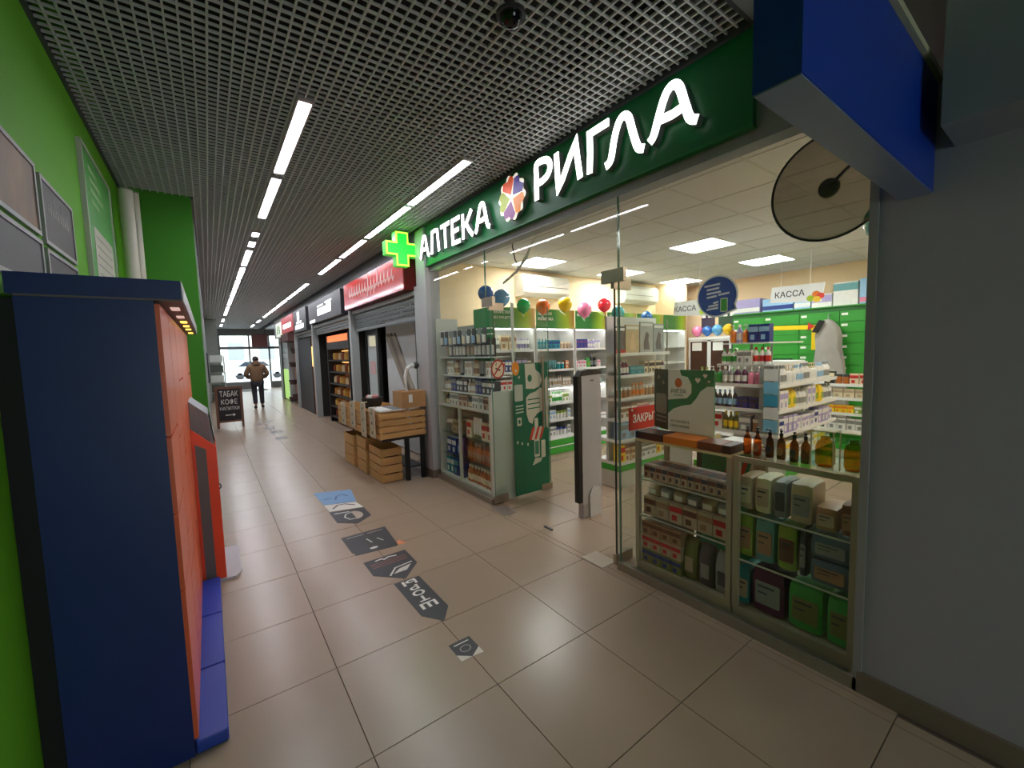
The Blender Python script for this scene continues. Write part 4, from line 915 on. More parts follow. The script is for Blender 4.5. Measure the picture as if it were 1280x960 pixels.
# ================================================================ PRODUCTS
PAL = {'white': (232, 230, 224), 'cream': (228, 212, 178), 'pale blue': (150, 190, 222), 'navy': (36, 58, 132), 'teal': (30, 140, 150), 'green': (60, 160, 70),
       'slate': (86, 106, 128), 'lime': (136, 164, 54), 'yellow': (236, 204, 40), 'orange': (232, 130, 40), 'red': (196, 44, 44), 'pink': (224, 130, 160), 'purple': (104, 62, 130), 'brown': (110, 66, 40),
       'grey': (140, 142, 140), 'black': (34, 34, 38), 'lilac': (170, 160, 205), 'amber': (170, 92, 26), 'beige': (190, 168, 140), 'olive': (120, 124, 70), 'plum': (88, 36, 74), 'aqua': (98, 158, 160), 'charcoal': (70, 72, 74), 'tan': (168, 128, 92)}
def PM(c): return M('pack_' + c.replace(' ', '_'), PAL[c], .4, var=.12, scale=22)
MESHC = {}
def prod_mesh(kind, w, d, h, c1, c2):
    key = (kind, round(w, 3), round(d, 3), round(h, 3), c1, c2)
    if key in MESHC: return MESHC[key]
    mb = MB(); a, b = w / 2, d / 2
    if kind == 'carton':
        mb.slot(0).box(-a, a, -b, b, 0, h)
        mb.slot(1).box(-a * .98, a * .98, -b - .0015, -b, h * .58, h * .86).box(-a * .6, a * .2, -b - .0015, -b, h * .14, h * .42)
        mb.slot(1).box(-a * .98, a * .98, -b * .5, b * .5, h, h + .0012)
    elif kind == 'bottle':
        r = min(a, b)
        mb.slot(0).lathe([(r * .92, 0), (r, h * .04), (r, h * .60), (r * .8, h * .70), (r * .36, h * .80), (r * .36, h * .84)], 12)
        mb.slot(1).lathe([(r * .46, h * .84), (r * .46, h * .98), (r * .36, h)], 12)
        mb.slot(1).lathe([(r * 1.02, h * .16), (r * 1.02, h * .50)], 12)
    elif kind == 'jar':
        r = min(a, b)
        mb.slot(0).lathe([(r * .94, 0), (r, h * .06), (r, h * .70), (r * .9, h * .76)], 12)
        mb.slot(1).lathe([(r * .98, h * .76), (r * .98, h * .97), (r * .9, h)], 12)
    elif kind == 'tube':
        mb.slot(1).lathe([(a * .5, 0), (a * .55, h * .16), (a * .5, h * .17)], 10)
        n = 12; ring = []
        for (k, (rx, ry, z)) in enumerate(((a * .6, a * .6, h * .17), (a * .9, b * .7, h * .4), (a, b * .3, h * .85), (a, .002, h))):
            ring.append([(rx * math.cos(2 * PI * i / n), ry * math.sin(2 * PI * i / n), z) for i in range(n)])
        vs = sum(ring, []); fs = [tuple(range(n - 1, -1, -1)), tuple(range(3 * n, 4 * n))]
        for k in range(3):
            for i in range(n): j = (i + 1) % n; fs.append((k * n + i, k * n + j, k * n + n + j, k * n + n + i))
        mb.slot(0).add(vs, fs)
    elif kind == 'pouch':
        # soft pillow pack with a pinched top and a printed panel
        rows = [(a * .96, b * .8, 0), (a, b, h * .12), (a, b, h * .6), (a * .98, b * .6, h * .88), (a * .9, .004, h * .97), (a * .9, .004, h)]
        vs = []; fs = []
        for (rx, ry, z) in rows:
            vs += [(-rx, -ry * .7, z), (-rx * .6, -ry, z), (rx * .6, -ry, z), (rx, -ry * .7, z), (rx, ry * .7, z), (rx * .6, ry, z), (-rx * .6, ry, z), (-rx, ry * .7, z)]
        for k in range(len(rows) - 1):
            for i in range(8): j = (i + 1) % 8; fs.append((k * 8 + i, k * 8 + j, k * 8 + 8 + j, k * 8 + 8 + i))
        fs += [tuple(range(7, -1, -1)), tuple(range((len(rows) - 1) * 8, len(rows) * 8))]
        mb.slot(0).add(vs, fs)
        mb.slot(1).box(-a * .55, a * .55, -b - .002, -b + .002, h * .2, h * .55)
    elif kind == 'blister':
        # hanging card with a raised clear-coloured pocket and a hang hole tab
        mb.slot(0).box(-a, a, -b * .2, b * .2, 0, h * .92).box(-a * .3, a * .3, -b * .2, b * .2, h * .92, h)
        mb.slot(1).cbox(-a * .7, a * .7, -b, -b * .2, h * .1, h * .6, min(a, b) * .25)
    elif kind == 'pump':
        r = min(a, b)
        mb.slot(0).lathe([(r * .95, 0), (r, h * .03), (r, h * .55), (r * .8, h * .62), (r * .3, h * .67), (r * .3, h * .7)], 14)
        mb.slot(1).lathe([(r * .38, h * .7), (r * .38, h * .78), (r * .14, h * .79), (r * .14, h * .92), (r * .3, h * .92), (r * .3, h)], 12)
        mb.slot(1).box(-r * .9, 0, -r * .12, r * .12, h * .93, h * .985)
    me = bpy.data.meshes.new(kind); me.from_pydata(mb.v, [], mb.f); me.materials.append(PM(c1)); me.materials.append(PM(c2))
    me.polygons.foreach_set('material_index', mb.m)
    if kind in ('bottle', 'jar', 'tube', 'pump', 'pouch'):
        me.polygons.foreach_set('use_smooth', [True] * len(me.polygons)); me.set_sharp_from_angle(angle=math.radians(45))
    me.update(); MESHC[key] = me
    return me
NAME = {'carton': ('medicine_carton', 'carton'), 'bottle': ('medicine_bottle', 'bottle'), 'jar': ('cream_jar', 'jar'), 'tube': ('ointment_tube', 'tube'), 'pouch': ('soft_pack', 'pack'), 'blister': ('hanging_pack', 'pack'), 'pump': ('pump_bottle', 'bottle')}
def prod(kind, w, d, h, c1, c2, x, y, z, rz, where, group, word=None):
    o = bpy.data.objects.new(NAME[kind][0], prod_mesh(kind, w, d, h, c1, c2)); COL.objects.link(o)
    o.location = (x, y, z + .0005); o.rotation_euler = (0, 0, rz)
    tag(o, '%s and %s %s %s' % (c1, c2, word or {'carton': 'carton', 'bottle': 'bottle', 'jar': 'lidded jar', 'tube': 'tube', 'pouch': 'soft pack', 'blister': 'hanging pack', 'pump': 'pump bottle'}[kind], where) if c1 != c2 else '%s %s %s' % (c1, word or NAME[kind][1], where), NAME[kind][1], group)
    return o
FNX, FNY = -PI / 2, 0.0     # facing -X, facing -Y
def row(axis, a, b, fixed, z, hmax, spec, where, group, fill=.92):
    """a line of products from a to b along axis ('x' faces -Y, 'y' faces -X); spec: (kind, w, d, h, c1, c2, run)"""
    p = a; i = 0; random.seed(int(abs(a * 100 + z * 1000 + fixed * 37)))
    while True:
        kind, w, d, h, c1, c2, run = spec[i % len(spec)]
        h = min(h, hmax)
        for _ in range(run):
            if p + w > b: return
            c = p + w / 2
            j = random.uniform(-.008, .008)
            if axis == 'x': prod(kind, w * fill, d, h, c1, c2, c, fixed + d / 2 + j, z, FNY, where, group)
            else: prod(kind, w * fill, d, h, c1, c2, fixed + d / 2 + j, c, z, FNX, where, group)
            p += w
        i += 1

# ---------------------------------------------------------------- window display unit beside the pillar
SHW = M('white_shelf_board', (224, 224, 218), .5, var=.03)
FRW = M('white_cabinet_frame', (214, 212, 200), .5, var=.03)
t = thing('window_display_unit', 'white window display unit with green upper panel behind the glass by the pillar', 'shelf', (2.53, 4.28, 0))
obj('plinth', MB().box(2.375, 2.69, 3.67, 4.9, .0, .08), FRW, t)
obj('side_panel', MB().box(2.375, 2.69, 3.65, 3.67, 0, 1.19), M('white_side_panel', (212, 212, 200), .5, var=.02), t)
obj('side_panel', MB().box(2.375, 2.69, 4.9, 4.92, 0, 2.05), FRW, t)
obj('green_panel', MB().box(2.672, 2.68, 4.03, 4.46, 1.19, 2.13), M('upper_green_panel', (38, 120, 62), .5), t)
obj('corner_post', MB().box(2.66, 2.69, 3.65, 3.67, 1.19, 2.13), SHW, t)
obj('back_panel', MB().box(2.675, 2.69, 3.67, 4.9, .08, 1.16), M('unit_back_grey', (168, 168, 156), .6), t)
obj('post', MB().box(2.375, 2.40, 4.365, 4.40, .08, .97), FRW, t)
obj('post', MB().box(2.375, 2.40, 3.67, 3.72, .08, 1.14), FRW, t)
obj('top_rail', MB().box(2.375, 2.40, 3.72, 4.9, .955, .985), FRW, t)
for z in (.34, .62, .955): obj('shelf', MB().box(2.40, 2.675, 3.67, 4.9, z - .012, z), SHELFGLASS if z < .9 else SHW, t)
for z in (1.14, 1.34, 1.56): obj('shelf', MB().box(2.42, 2.66, 3.67, 4.9, z - .012, z), SHW, t)
for z in (1.80, 1.86): obj('hook_bar', MB().cyl((2.42, 3.67, z), (2.42, 4.9, z + .02), .008, 8), SHW, t)
obj('upper_back', MB().box(2.68, 2.69, 4.02, 4.9, 1.19, 1.95), M('upper_grey_back', (150, 152, 140), .6), t)
wh = 'in the window display unit, '
row('y', 4.42, 4.9, 2.43, .081, .24, [('carton', .12, .1, .22, 'navy', 'aqua', 2), ('carton', .1, .1, .2, 'teal', 'white', 2)], wh + 'bottom bay by the pillar', 'window unit bottom bay')
row('y', 4.42, 4.9, 2.43, .341, .25, [('pouch', .16, .12, .24, 'purple', 'pale blue', 1), ('carton', .12, .1, .2, 'navy', 'white', 2)], wh + 'second level by the pillar', 'window unit second level')
row('y', 4.42, 4.9, 2.43, .621, .25, [('carton', .12, .1, .16, 'beige', 'olive', 2), ('jar', .1, .1, .14, 'grey', 'white', 2)], wh + 'third level by the pillar', 'window unit third level')
row('y', 3.74, 4.35, 2.43, .081, .22, [('bottle', .066, .066, .2, 'amber', 'cream', 9)], wh + 'bottom row by the door', 'window unit bottle rows')
row('y', 3.74, 4.35, 2.43, .341, .24, [('bottle', .066, .066, .22, 'amber', 'tan', 9)], wh + 'second row by the door', 'window unit bottle rows two')
row('y', 3.74, 4.35, 2.43, .621, .3, [('carton', .12, .1, .2, 'cream', 'red', 2), ('tube', .07, .05, .24, 'white', 'olive', 3)], wh + 'third row by the door', 'window unit third row')
row('y', 3.72, 4.88, 2.43, .956, .17, [('carton', .1, .1, .15, 'beige', 'brown', 2), ('carton', .08, .08, .16, 'white', 'grey', 3), ('bottle', .06, .06, .16, 'charcoal', 'cream', 2)], wh + 'counter level', 'window unit counter level')
row('y', 3.70, 4.88, 2.45, 1.141, .18, [('carton', .09, .08, .15, 'charcoal', 'white', 3), ('carton', .07, .08, .17, 'navy', 'grey', 2), ('bottle', .06, .06, .16, 'beige', 'white', 3)], wh + 'lowest upper shelf', 'window unit upper shelf one')
row('y', 3.70, 4.88, 2.45, 1.341, .2, [('carton', .08, .08, .17, 'white', 'beige', 2), ('tube', .06, .05, .17, 'grey', 'black', 3), ('bottle', .06, .06, .18, 'cream', 'tan', 2)], wh + 'middle upper shelf', 'window unit upper shelf two')
row('y', 3.70, 4.88, 2.45, 1.561, .22, [('blister', .085, .05, .21, 'charcoal', 'white', 5), ('blister', .085, .05, .21, 'grey', 'beige', 2)], wh + 'top upper shelf', 'window unit upper shelf three')
row('y', 3.72, 4.86, 2.45, 1.79, .2, [('blister', .1, .05, .19, 'grey', 'white', 3), ('blister', .1, .05, .19, 'black', 'tan', 2)], wh + 'hanging on the hook bars', 'window unit hook row') if 0 else None
hk = 0
for k in range(10):
    yy = 3.80 + k * .11; c = [('charcoal', 'white'), ('grey', 'cream'), ('black', 'pale blue')][k % 3]
    t2 = thing('hook_pack', '%s and %s pack hanging from the hook bars in the window display unit' % c, 'pack', (2.42, yy, 1.79), 'packs on the hook bars')
    obj('card', MB().box(2.405, 2.409, yy - .04, yy + .04, 1.70, 1.875), PM(c[0]), t2)
    obj('pocket', MB().cbox(2.385, 2.405, yy - .028, yy + .028, 1.715, 1.80, .006), PM(c[1]), t2)

# ---------------------------------------------------------------- lit wall shelving with green headers
HEADG = M('header_green', (34, 128, 44), .4, var=.05)
def header_mat():
    m = bpy.data.materials.new('header_printed_gradient'); m.use_nodes = True; nt = m.node_tree; b = nt.nodes['Principled BSDF']
    tc = nt.nodes.new('ShaderNodeTexCoord'); sp = nt.nodes.new('ShaderNodeSeparateXYZ'); mr_ = nt.nodes.new('ShaderNodeMapRange'); cr_r = nt.nodes.new('ShaderNodeValToRGB')
    mr_.inputs[1].default_value = -.37; mr_.inputs[2].default_value = .37
    nt.links.new(tc.outputs['Object'], sp.inputs[0]); nt.links.new(sp.outputs[0], mr_.inputs[0]); nt.links.new(mr_.outputs[0], cr_r.inputs[0]); nt.links.new(cr_r.outputs[0], b.inputs['Base Color'])
    e = cr_r.color_ramp.elements; e[0].position = .45; e[0].color = (*lin((40, 128, 46)), 1); e[1].position = .8; e[1].color = (*lin((168, 200, 40)), 1)
    x = e.new(.97); x.color = (*lin((196, 160, 70)), 1); b.inputs['Roughness'].default_value = .4
    return m
HEADL = header_mat()
LEDS = M('lit_shelf_strip', (255, 255, 255), .5, emit=12.0, var=0)
UN = [(3.0, 3.75), (3.77, 4.52), (4.54, 5.24), (5.26, 6.0), (6.02, 6.76), (6.78, 7.5)]
UT = [('ЛЕКАРСТВА', 'БЕЗ РЕЦЕПТА'), ('ЛЕЧЕБНАЯ', 'КОСМЕТИКА'), ('ВИТАМИНЫ', ''), ('ДЕТСКИЕ', 'ТОВАРЫ'), ('', ''), ('', '')]
UL = ['reading medicines without prescription', 'with a two line heading', 'with a one line heading', 'behind the glass door top', 'behind the magazine gondola', 'next to the cream column']
SHZ = (.33, .58, .83, 1.08, 1.33, 1.63)
WT = M('white_header_letter', (240, 240, 232), .5)
for i, (a, b) in enumerate(UN):
    t = thing('shelving_unit', 'white wall shelving unit under a green header ' + UL[i], 'shelf', ((a + b) / 2, 4.82, 0))
    obj('side', MB().box(a, a + .022, 4.6, 5.04, 0, 1.95), SHW, t); obj('side', MB().box(b - .022, b, 4.6, 5.04, 0, 1.95), SHW, t)
    obj('back', MB().box(a + .022, b - .022, 5.02, 5.04, .1, 1.95), SHW, t)
    for z in SHZ: obj('shelf', MB().box(a + .022, b - .022, 4.61 - (.1 if z < .5 else 0), 5.02, z - .02, z), SHW, t)
    for z in SHZ: obj('price_rail', MB().box(a + .022, b - .022, 4.604 - (.1 if z < .5 else 0), 4.61 - (.1 if z < .5 else 0), z - .03, z + .004), WHITE, t)
    obj('top_board', MB().box(a + .022, b - .022, 4.6, 5.02, 1.92, 1.945), SHW, t)
    hb = obj('header', MB().box(a + .004, b - .004, 4.585, 4.60, 1.93, 2.20), HEADL, t)
    for q, s_ in enumerate(UT[i]):
        if s_: text('header_text', s_, (a + .03, 4.584, 2.115 - q * .075), (1, 0, 0), (0, 0, 1), .042, WT, hb, d=.002, width=.032 * len(s_), bold=.02)
    obj('light_strip', MB().box(a + .05, b - .05, 4.625, 4.65, 1.905, 1.92), LEDS, t)
    obj('light_strip', MB().box(a + .05, b - .05, 4.625, 4.65, 1.04, 1.055), LEDS, t)
    obj('plinth', MB().box(a, b, 4.5, 4.6, .1, .31), GREENLAM, t)
    obj('plinth_line', MB().box(a, b, 4.495, 4.5, .20, .212), WHITE, t)
    obj('kick_board', MB().box(a, b, 4.52, 4.6, 0, .1), M('cream_kick_board', (196, 186, 160), .6), t)
ROWS = [
 [[('bottle', .05, .05, .16, 'white', 'grey', 3), ('carton', .13, .08, .2, 'cream', 'tan', 2), ('bottle', .05, .05, .16, 'white', 'lilac', 4)],
  [('carton', .07, .07, .14, 'white', 'red', 3), ('carton', .06, .07, .16, 'navy', 'white', 3), ('carton', .05, .07, .18, 'charcoal', 'lilac', 4)],
  [('carton', .08, .07, .14, 'white', 'red', 4), ('jar', .07, .07, .1, 'yellow', 'white', 2), ('carton', .08, .07, .15, 'red', 'white', 3)],
  [('carton', .07, .07, .13, 'yellow', 'lime', 3), ('carton', .07, .07, .15, 'white', 'pink', 4)]],
 [[('bottle', .055, .055, .15, 'teal', 'aqua', 4), ('carton', .08, .07, .13, 'teal', 'navy', 3), ('jar', .07, .07, .1, 'beige', 'cream', 4)],
  [('carton', .07, .07, .12, 'orange', 'white', 2), ('tube', .05, .04, .13, 'aqua', 'teal', 5), ('jar', .08, .08, .1, 'teal', 'white', 2)],
  [('carton', .06, .07, .12, 'beige', 'white', 4), ('bottle', .05, .05, .15, 'white', 'beige', 5)],
  [('carton', .07, .07, .13, 'white', 'lime', 4), ('bottle', .05, .05, .16, 'white', 'green', 4)]],
 [[('carton', .09, .08, .14, 'navy', 'purple', 3), ('bottle', .06, .06, .14, 'lilac', 'white', 3), ('jar', .06, .06, .12, 'white', 'lilac', 2)],
  [('carton', .08, .07, .11, 'white', 'pink', 3), ('pouch', .10, .07, .15, 'green', 'lime', 1), ('bottle', .07, .07, .2, 'black', 'grey', 2)],
  [('carton', .08, .07, .13, 'white', 'navy', 4), ('carton', .07, .07, .12, 'aqua', 'white', 4)],
  [('carton', .07, .07, .13, 'white', 'grey', 8)]],
]
ORDN = ('top', 'second', 'third', 'fourth', 'fifth', 'lowest')
HDN = ('left green header', 'middle green header', 'right green header', 'green header behind the door glass')
for i in range(4):
    a, b = UN[i]
    for r in range(6):
        z = SHZ[5 - r]
        sp = ROWS[i % 3][r] if r < 4 else [('carton', .07, .07, .14, 'white', ('grey', 'charcoal', 'pale blue')[(i + r) % 3], 5), ('jar', .075, .075, .11, 'white', ('navy', 'grey', 'lime')[(i + r) % 3], 3)]
        row('x', a + .04, b - .03, 4.64, z, .21, sp, 'on the %s shelf under the %s' % (ORDN[r], ('medicines header', 'two line header', 'one line header', 'header behind the door glass')[i]), 'shelf %s under header %s' % (ORDN[r], ('one', 'two', 'three', 'four')[i]))

# air conditioners
for (a, b, lb) in ((3.93, 4.88, 'white wall air conditioner above the medicines header'), (6.31, 7.3, 'white wall air conditioner next to the cream column')):
    t = thing('air_conditioner', lb, 'air conditioner', ((a + b) / 2, 5.2, 2.46))
    obj('body', MB().prism([(5.3, 2.46), (5.12, 2.46), (5.06, 2.52), (5.06, 2.72), (5.1, 2.78), (5.3, 2.78)], (a, 0, 0), (0, 1, 0), (0, 0, 1), b - a), M('ac_white_plastic', (222, 216, 200), .4), t)
    obj('louvre', MB().prism([(5.13, 2.452), (5.07, 2.51), (5.064, 2.505), (5.122, 2.448)], (a + .05, 0, 0), (0, 1, 0), (0, 0, 1), b - a - .1), M('ac_louvre', (190, 184, 168), .4), t)
    obj('seam', MB().box(a + .03, b - .03, 5.055, 5.06, 2.60, 2.606), DARKGREY, t)
    obj('intake', MB().box(a + .05, b - .05, 5.12, 5.28, 2.78, 2.79), M('ac_intake_grey', (150, 140, 120), .6), t)

# balloons
def balloon(c, rgb, x, y, z, r, where, tie=None):
    t = thing('balloon', '%s balloon %s' % (c, where), 'balloon', (x, y, z - r * 1.2), 'balloons in the pharmacy')
    prof = [(.003, -1.12 * r), (.18 * r, -1.07 * r), (.55 * r, -.82 * r), (.85 * r, -.48 * r), (.99 * r, -.05 * r), (.96 * r, .3 * r), (.75 * r, .68 * r), (.4 * r, .93 * r), (.05 * r, 1.01 * r)]
    obj('skin', MB().lathe(prof, 20, (x, y, z)), M('balloon_' + c.replace(' ', '_'), rgb, .25, coat=.5, var=.03), t, smooth=True)
    obj('knot', MB().lathe([(.012, -1.24 * r), (.003, -1.15 * r), (.006, -1.1 * r)], 8, (x, y, z)), M('balloon_' + c.replace(' ', '_'), rgb), t)
    if tie: obj('string', MB().tube([(x, y, z - 1.2 * r), (x + .03, y + .03, z - 1.2 * r - .03), tie], .002, 5), PAPERW, t)
for (c, rgb, px, pz, r, w) in (('deep blue', (24, 98, 186), 2.86, 2.34, .10, 'tied above the window display unit'), ('sky blue', (110, 170, 220), 3.10, 2.30, .11, 'tied over the medicines header'), ('bright green', (40, 190, 90), 3.45, 2.215, .095, 'in the balloon row on the green headers'),
    ('orange', (250, 120, 40), 3.79, 2.215, .10, 'in the balloon row on the green headers'), ('yellow', (245, 205, 10), 4.21, 2.265, .105, 'in the balloon row on the green headers'), ('pink', (238, 130, 170), 4.60, 2.20, .11, 'in the balloon row on the green headers'),
    ('red', (220, 40, 56), 5.04, 2.29, .105, 'in the balloon row on the green headers'), ('teal', (20, 150, 150), 5.36, 2.185, .105, 'hanging past the red balloon'), ('cobalt', (36, 100, 170), 6.1, 2.13, .10, 'hanging beside the magazine gondola')):
    balloon(c, rgb, px * .98, 4.37, 1.607 + (pz - 1.607) * .98, r * .98, w, (max(px, 3.02), 4.5835, min(2.19, pz - .2 * r) if pz < 2.25 else 2.19))

# ---------------------------------------------------------------- magazine gondola (B)
def gondola(name, label, x0, x1, y0, y1, zs, top, faces, base=.2):
    t = thing(name, label, 'shelf', ((x0 + x1) / 2, (y0 + y1) / 2, 0))
    obj('base', MB().box(x0, x1, y0, y1, 0, base), M('gondola_base_white', (206, 202, 190), .5), t)
    obj('base_band', MB().box(x0 - .006, x1 + .006, y0 - .006, y1 + .006, base, base + .07), GREENLAM, t)
    yc = (y0 + y1) / 2
    if faces == 'y': obj('spine', MB().box(x0 + .01, x1 - .01, yc - .012, yc + .012, base + .07, top), SHW, t)
    for z in zs:
        obj('shelf', MB().box(x0, x1, y0, y1, z - .018, z), SHW, t)
        obj('price_rail', MB().box(x0 - .006, x1 + .006, y0 - .006, y0, z - .028, z + .008).box(x0 - .006, x0, y0, y1, z - .028, z + .008), WHITE, t)
    return t
gb = gondola('magazine_gondola', 'white gondola with green base band and magazines, beside the security gate', 3.71, 4.66, 3.08, 3.46, (.30, .56, .80, 1.04, 1.30, 1.55), 1.98, 'y')
obj('upright', MB().cyl((3.72, 3.1, .27), (3.72, 3.1, 1.95), .008, 8).cyl((4.65, 3.1, .27), (4.65, 3.1, 1.95), .008, 8), ALU, gb)
GZ = [(.30, [('carton', .09, .1, .2, 'yellow', 'red', 1), ('carton', .1, .1, .15, 'cream', 'tan', 3), ('carton', .1, .1, .12, 'white', 'grey', 3)]), (.56, [('carton', .16, .1, .2, 'pale blue', 'grey', 2), ('carton', .14, .1, .18, 'white', 'beige', 2)]),
      (.80, [('carton', .1, .08, .14, 'white', 'tan', 3), ('carton', .08, .08, .16, 'cream', 'pink', 3)]), (1.04, [('jar', .08, .08, .12, 'tan', 'white', 3), ('bottle', .06, .06, .16, 'beige', 'orange', 4)]),
      (1.30, [('bottle', .06, .06, .18, 'plum', 'white', 3), ('carton', .14, .1, .1, 'teal', 'aqua', 2), ('carton', .07, .08, .15, 'cream', 'black', 5)])]
for q, (z, sp) in enumerate(GZ): row('x', 3.73, 4.64, 3.09, z, .21, sp, 'on the magazine gondola, ' + ('lowest', 'second', 'third', 'fourth', 'fifth')[q] + ' shelf', 'magazine gondola shelf ' + ('one', 'two', 'three', 'four', 'five')[q])
random.seed(9)
for (a, b, z0, z1, c, lb) in ((3.72, 3.90, 1.555, 1.86, (64, 70, 70), 'dark grey magazine with red foot on the magazine gondola'), (3.905, 4.15, 1.555, 1.88, (196, 178, 140), 'cream magazine with a seated figure on the magazine gondola'), (4.17, 4.42, 1.555, 1.92, (170, 176, 172), 'pale magazine with bold heading on the magazine gondola'), (4.43, 4.64, 1.555, 1.9, (150, 160, 160), 'grey green magazine at the end of the magazine gondola')):
    t = thing('magazine', lb, 'magazine', ((a + b) / 2, 3.15, z0))
    obj('cover', MB().box(a, b, 3.14, 3.155, z0, z1), M('mag_%d' % int(a * 100), c, .35, var=.35, scale=9), t)
    obj('heading', MB().box(a + .015, b - .015, 3.138, 3.14, z1 - .05, z1 - .02), PAPERW, t)
    obj('figure', MB().prism([((a + b) / 2 - .05, z0 + .03), ((a + b) / 2 + .06, z0 + .03), ((a + b) / 2 + .03, z0 + .16), ((a + b) / 2 + .045, z0 + .21), ((a + b) / 2, z0 + .25), ((a + b) / 2 - .03, z0 + .19), ((a + b) / 2 - .06, z0 + .1)], (0, 3.14, 0), (1, 0, 0), (0, 0, 1), .002), M('mag_fig_%d' % int(a * 100), random.choice(((206, 160, 120), (90, 96, 100), (222, 190, 150))), .4), t)
    if a < 3.8: obj('foot_band', MB().box(a, b, 3.137, 3.14, z0, z0 + .04), M('mag_red', (190, 50, 44), .4), t)

# ---------------------------------------------------------------- central gondola (C faces the corridor, D faces the window)
cg = gondola('centre_gondola', 'large white centre gondola with green base band, packed with bottles', 4.6, 6.2, 1.8, 2.7, (.42, .68, .93, 1.19), 1.4, 'x')
obj('core', MB().box(4.95, 6.1, 2.1, 2.42, .27, 1.40), SHW, cg)
obj('end_panel', MB().box(4.60, 4.612, 1.8, 1.99, .27, 1.36), M('gondola_end_panel', (170, 172, 172), .5), cg)
obj('upper_shelf', MB().box(4.72, 5.6, 1.9, 2.5, 1.385, 1.402), SHW, cg)
obj('upper_post', MB().box(4.9, 4.92, 2.2, 2.22, 1.402, 1.62).box(5.4, 5.42, 2.2, 2.22, 1.402, 1.62), ALU, cg)
obj('upper_shelf', MB().box(4.72, 5.6, 1.95, 2.45, 1.62, 1.635), SHW, cg)
CF = [(1.19, [('pump', .07, .07, .19, 'pink', 'white', 2), ('bottle', .07, .07, .19, 'plum', 'white', 2), ('bottle', .065, .065, .19, 'grey', 'white', 2), ('pump', .075, .075, .19, 'green', 'white', 2), ('bottle', .06, .06, .18, 'white', 'lime', 2)]),
      (.93, [('carton', .12, .1, .12, 'navy', 'charcoal', 2), ('bottle', .055, .05, .19, 'charcoal', 'pale blue', 6), ('jar', .07, .07, .12, 'red', 'brown', 1)]),
      (.68, [('jar', .09, .09, .14, 'tan', 'white', 1), ('carton', .13, .1, .17, 'grey', 'white', 1), ('bottle', .06, .06, .2, 'olive', 'yellow', 3), ('carton', .1, .08, .18, 'white', 'red', 2), ('carton', .1, .08, .18, 'white', 'pink', 1)]),
      (.42, [('carton', .12, .1, .16, 'white', 'pale blue', 4), ('carton', .1, .1, .16, 'cream', 'grey', 3)])]
for q, (z, sp) in enumerate(CF): row('y', 1.99, 2.68, 4.625, z, .21, sp, 'on the corridor side of the centre gondola, ' + ('top', 'second', 'third', 'lowest')[q] + ' shelf', 'centre gondola corridor side ' + ('one', 'two', 'three', 'four')[q])
DF = [(1.19, [('bottle', .07, .07, .2, 'white', 'grey', 3), ('pump', .07, .07, .2, 'white', 'cream', 3), ('bottle', .065, .065, .19, 'white', 'pale blue', 3)]),
      (.93, [('carton', .1, .08, .2, 'white', 'lilac', 2), ('pouch', .13, .09, .2, 'yellow', 'lime', 2), ('bottle', .07, .07, .19, 'white', 'grey', 4)]),
      (.68, [('carton', .12, .1, .16, 'white', 'navy', 1), ('carton', .11, .1, .18, 'lilac', 'white', 3), ('carton', .12, .1, .14, 'white', 'lilac', 4)]),
      (.42, [('carton', .12, .1, .16, 'white', 'yellow', 3), ('carton', .14, .1, .14, 'white', 'grey', 4)])]
for q, (z, sp) in enumerate(DF): row('x', 4.64, 6.15, 1.815, z, .21, sp, 'on the window side of the centre gondola, ' + ('top', 'second', 'third', 'lowest')[q] + ' shelf', 'centre gondola window side ' + ('one', 'two', 'three', 'four')[q])
row('y', 1.95, 2.48, 4.74, 1.403, .2, [('bottle', .06, .06, .18, 'white', 'red', 3), ('carton', .08, .08, .15, 'white', 'grey', 2), ('bottle', .06, .06, .17, 'white', 'green', 3)], 'on the upper shelf of the centre gondola', 'centre gondola upper shelf')
row('y', 1.96, 2.44, 4.75, 1.636, .2, [('carton', .11, .1, .19, 'navy', 'pale blue', 2), ('pump', .07, .07, .2, 'orange', 'white', 1), ('bottle', .07, .07, .2, 'lilac', 'white', 1), ('pump', .07, .07, .2, 'orange', 'white', 1)], 'on the top tier of the centre gondola', 'centre gondola top tier')
t = thing('leaflet_strip', 'hanging strip of pale blue leaflets on the corner of the centre gondola', 'leaflets', (4.6, 1.78, .7))
for k in range(5): obj('leaflet', MB().box(4.56, 4.566, 1.80 - .004 * (k % 2), 1.93, .72 + .13 * k, .84 + .13 * k), [M('leaflet_blue', (120, 185, 220), .4), M('leaflet_white', (222, 226, 226), .4), M('leaflet_teal', (60, 150, 190), .4)][k % 3], t)
obj('hanger', MB().box(4.566, 4.593, 1.85, 1.87, .70, 1.38), ALU, t)
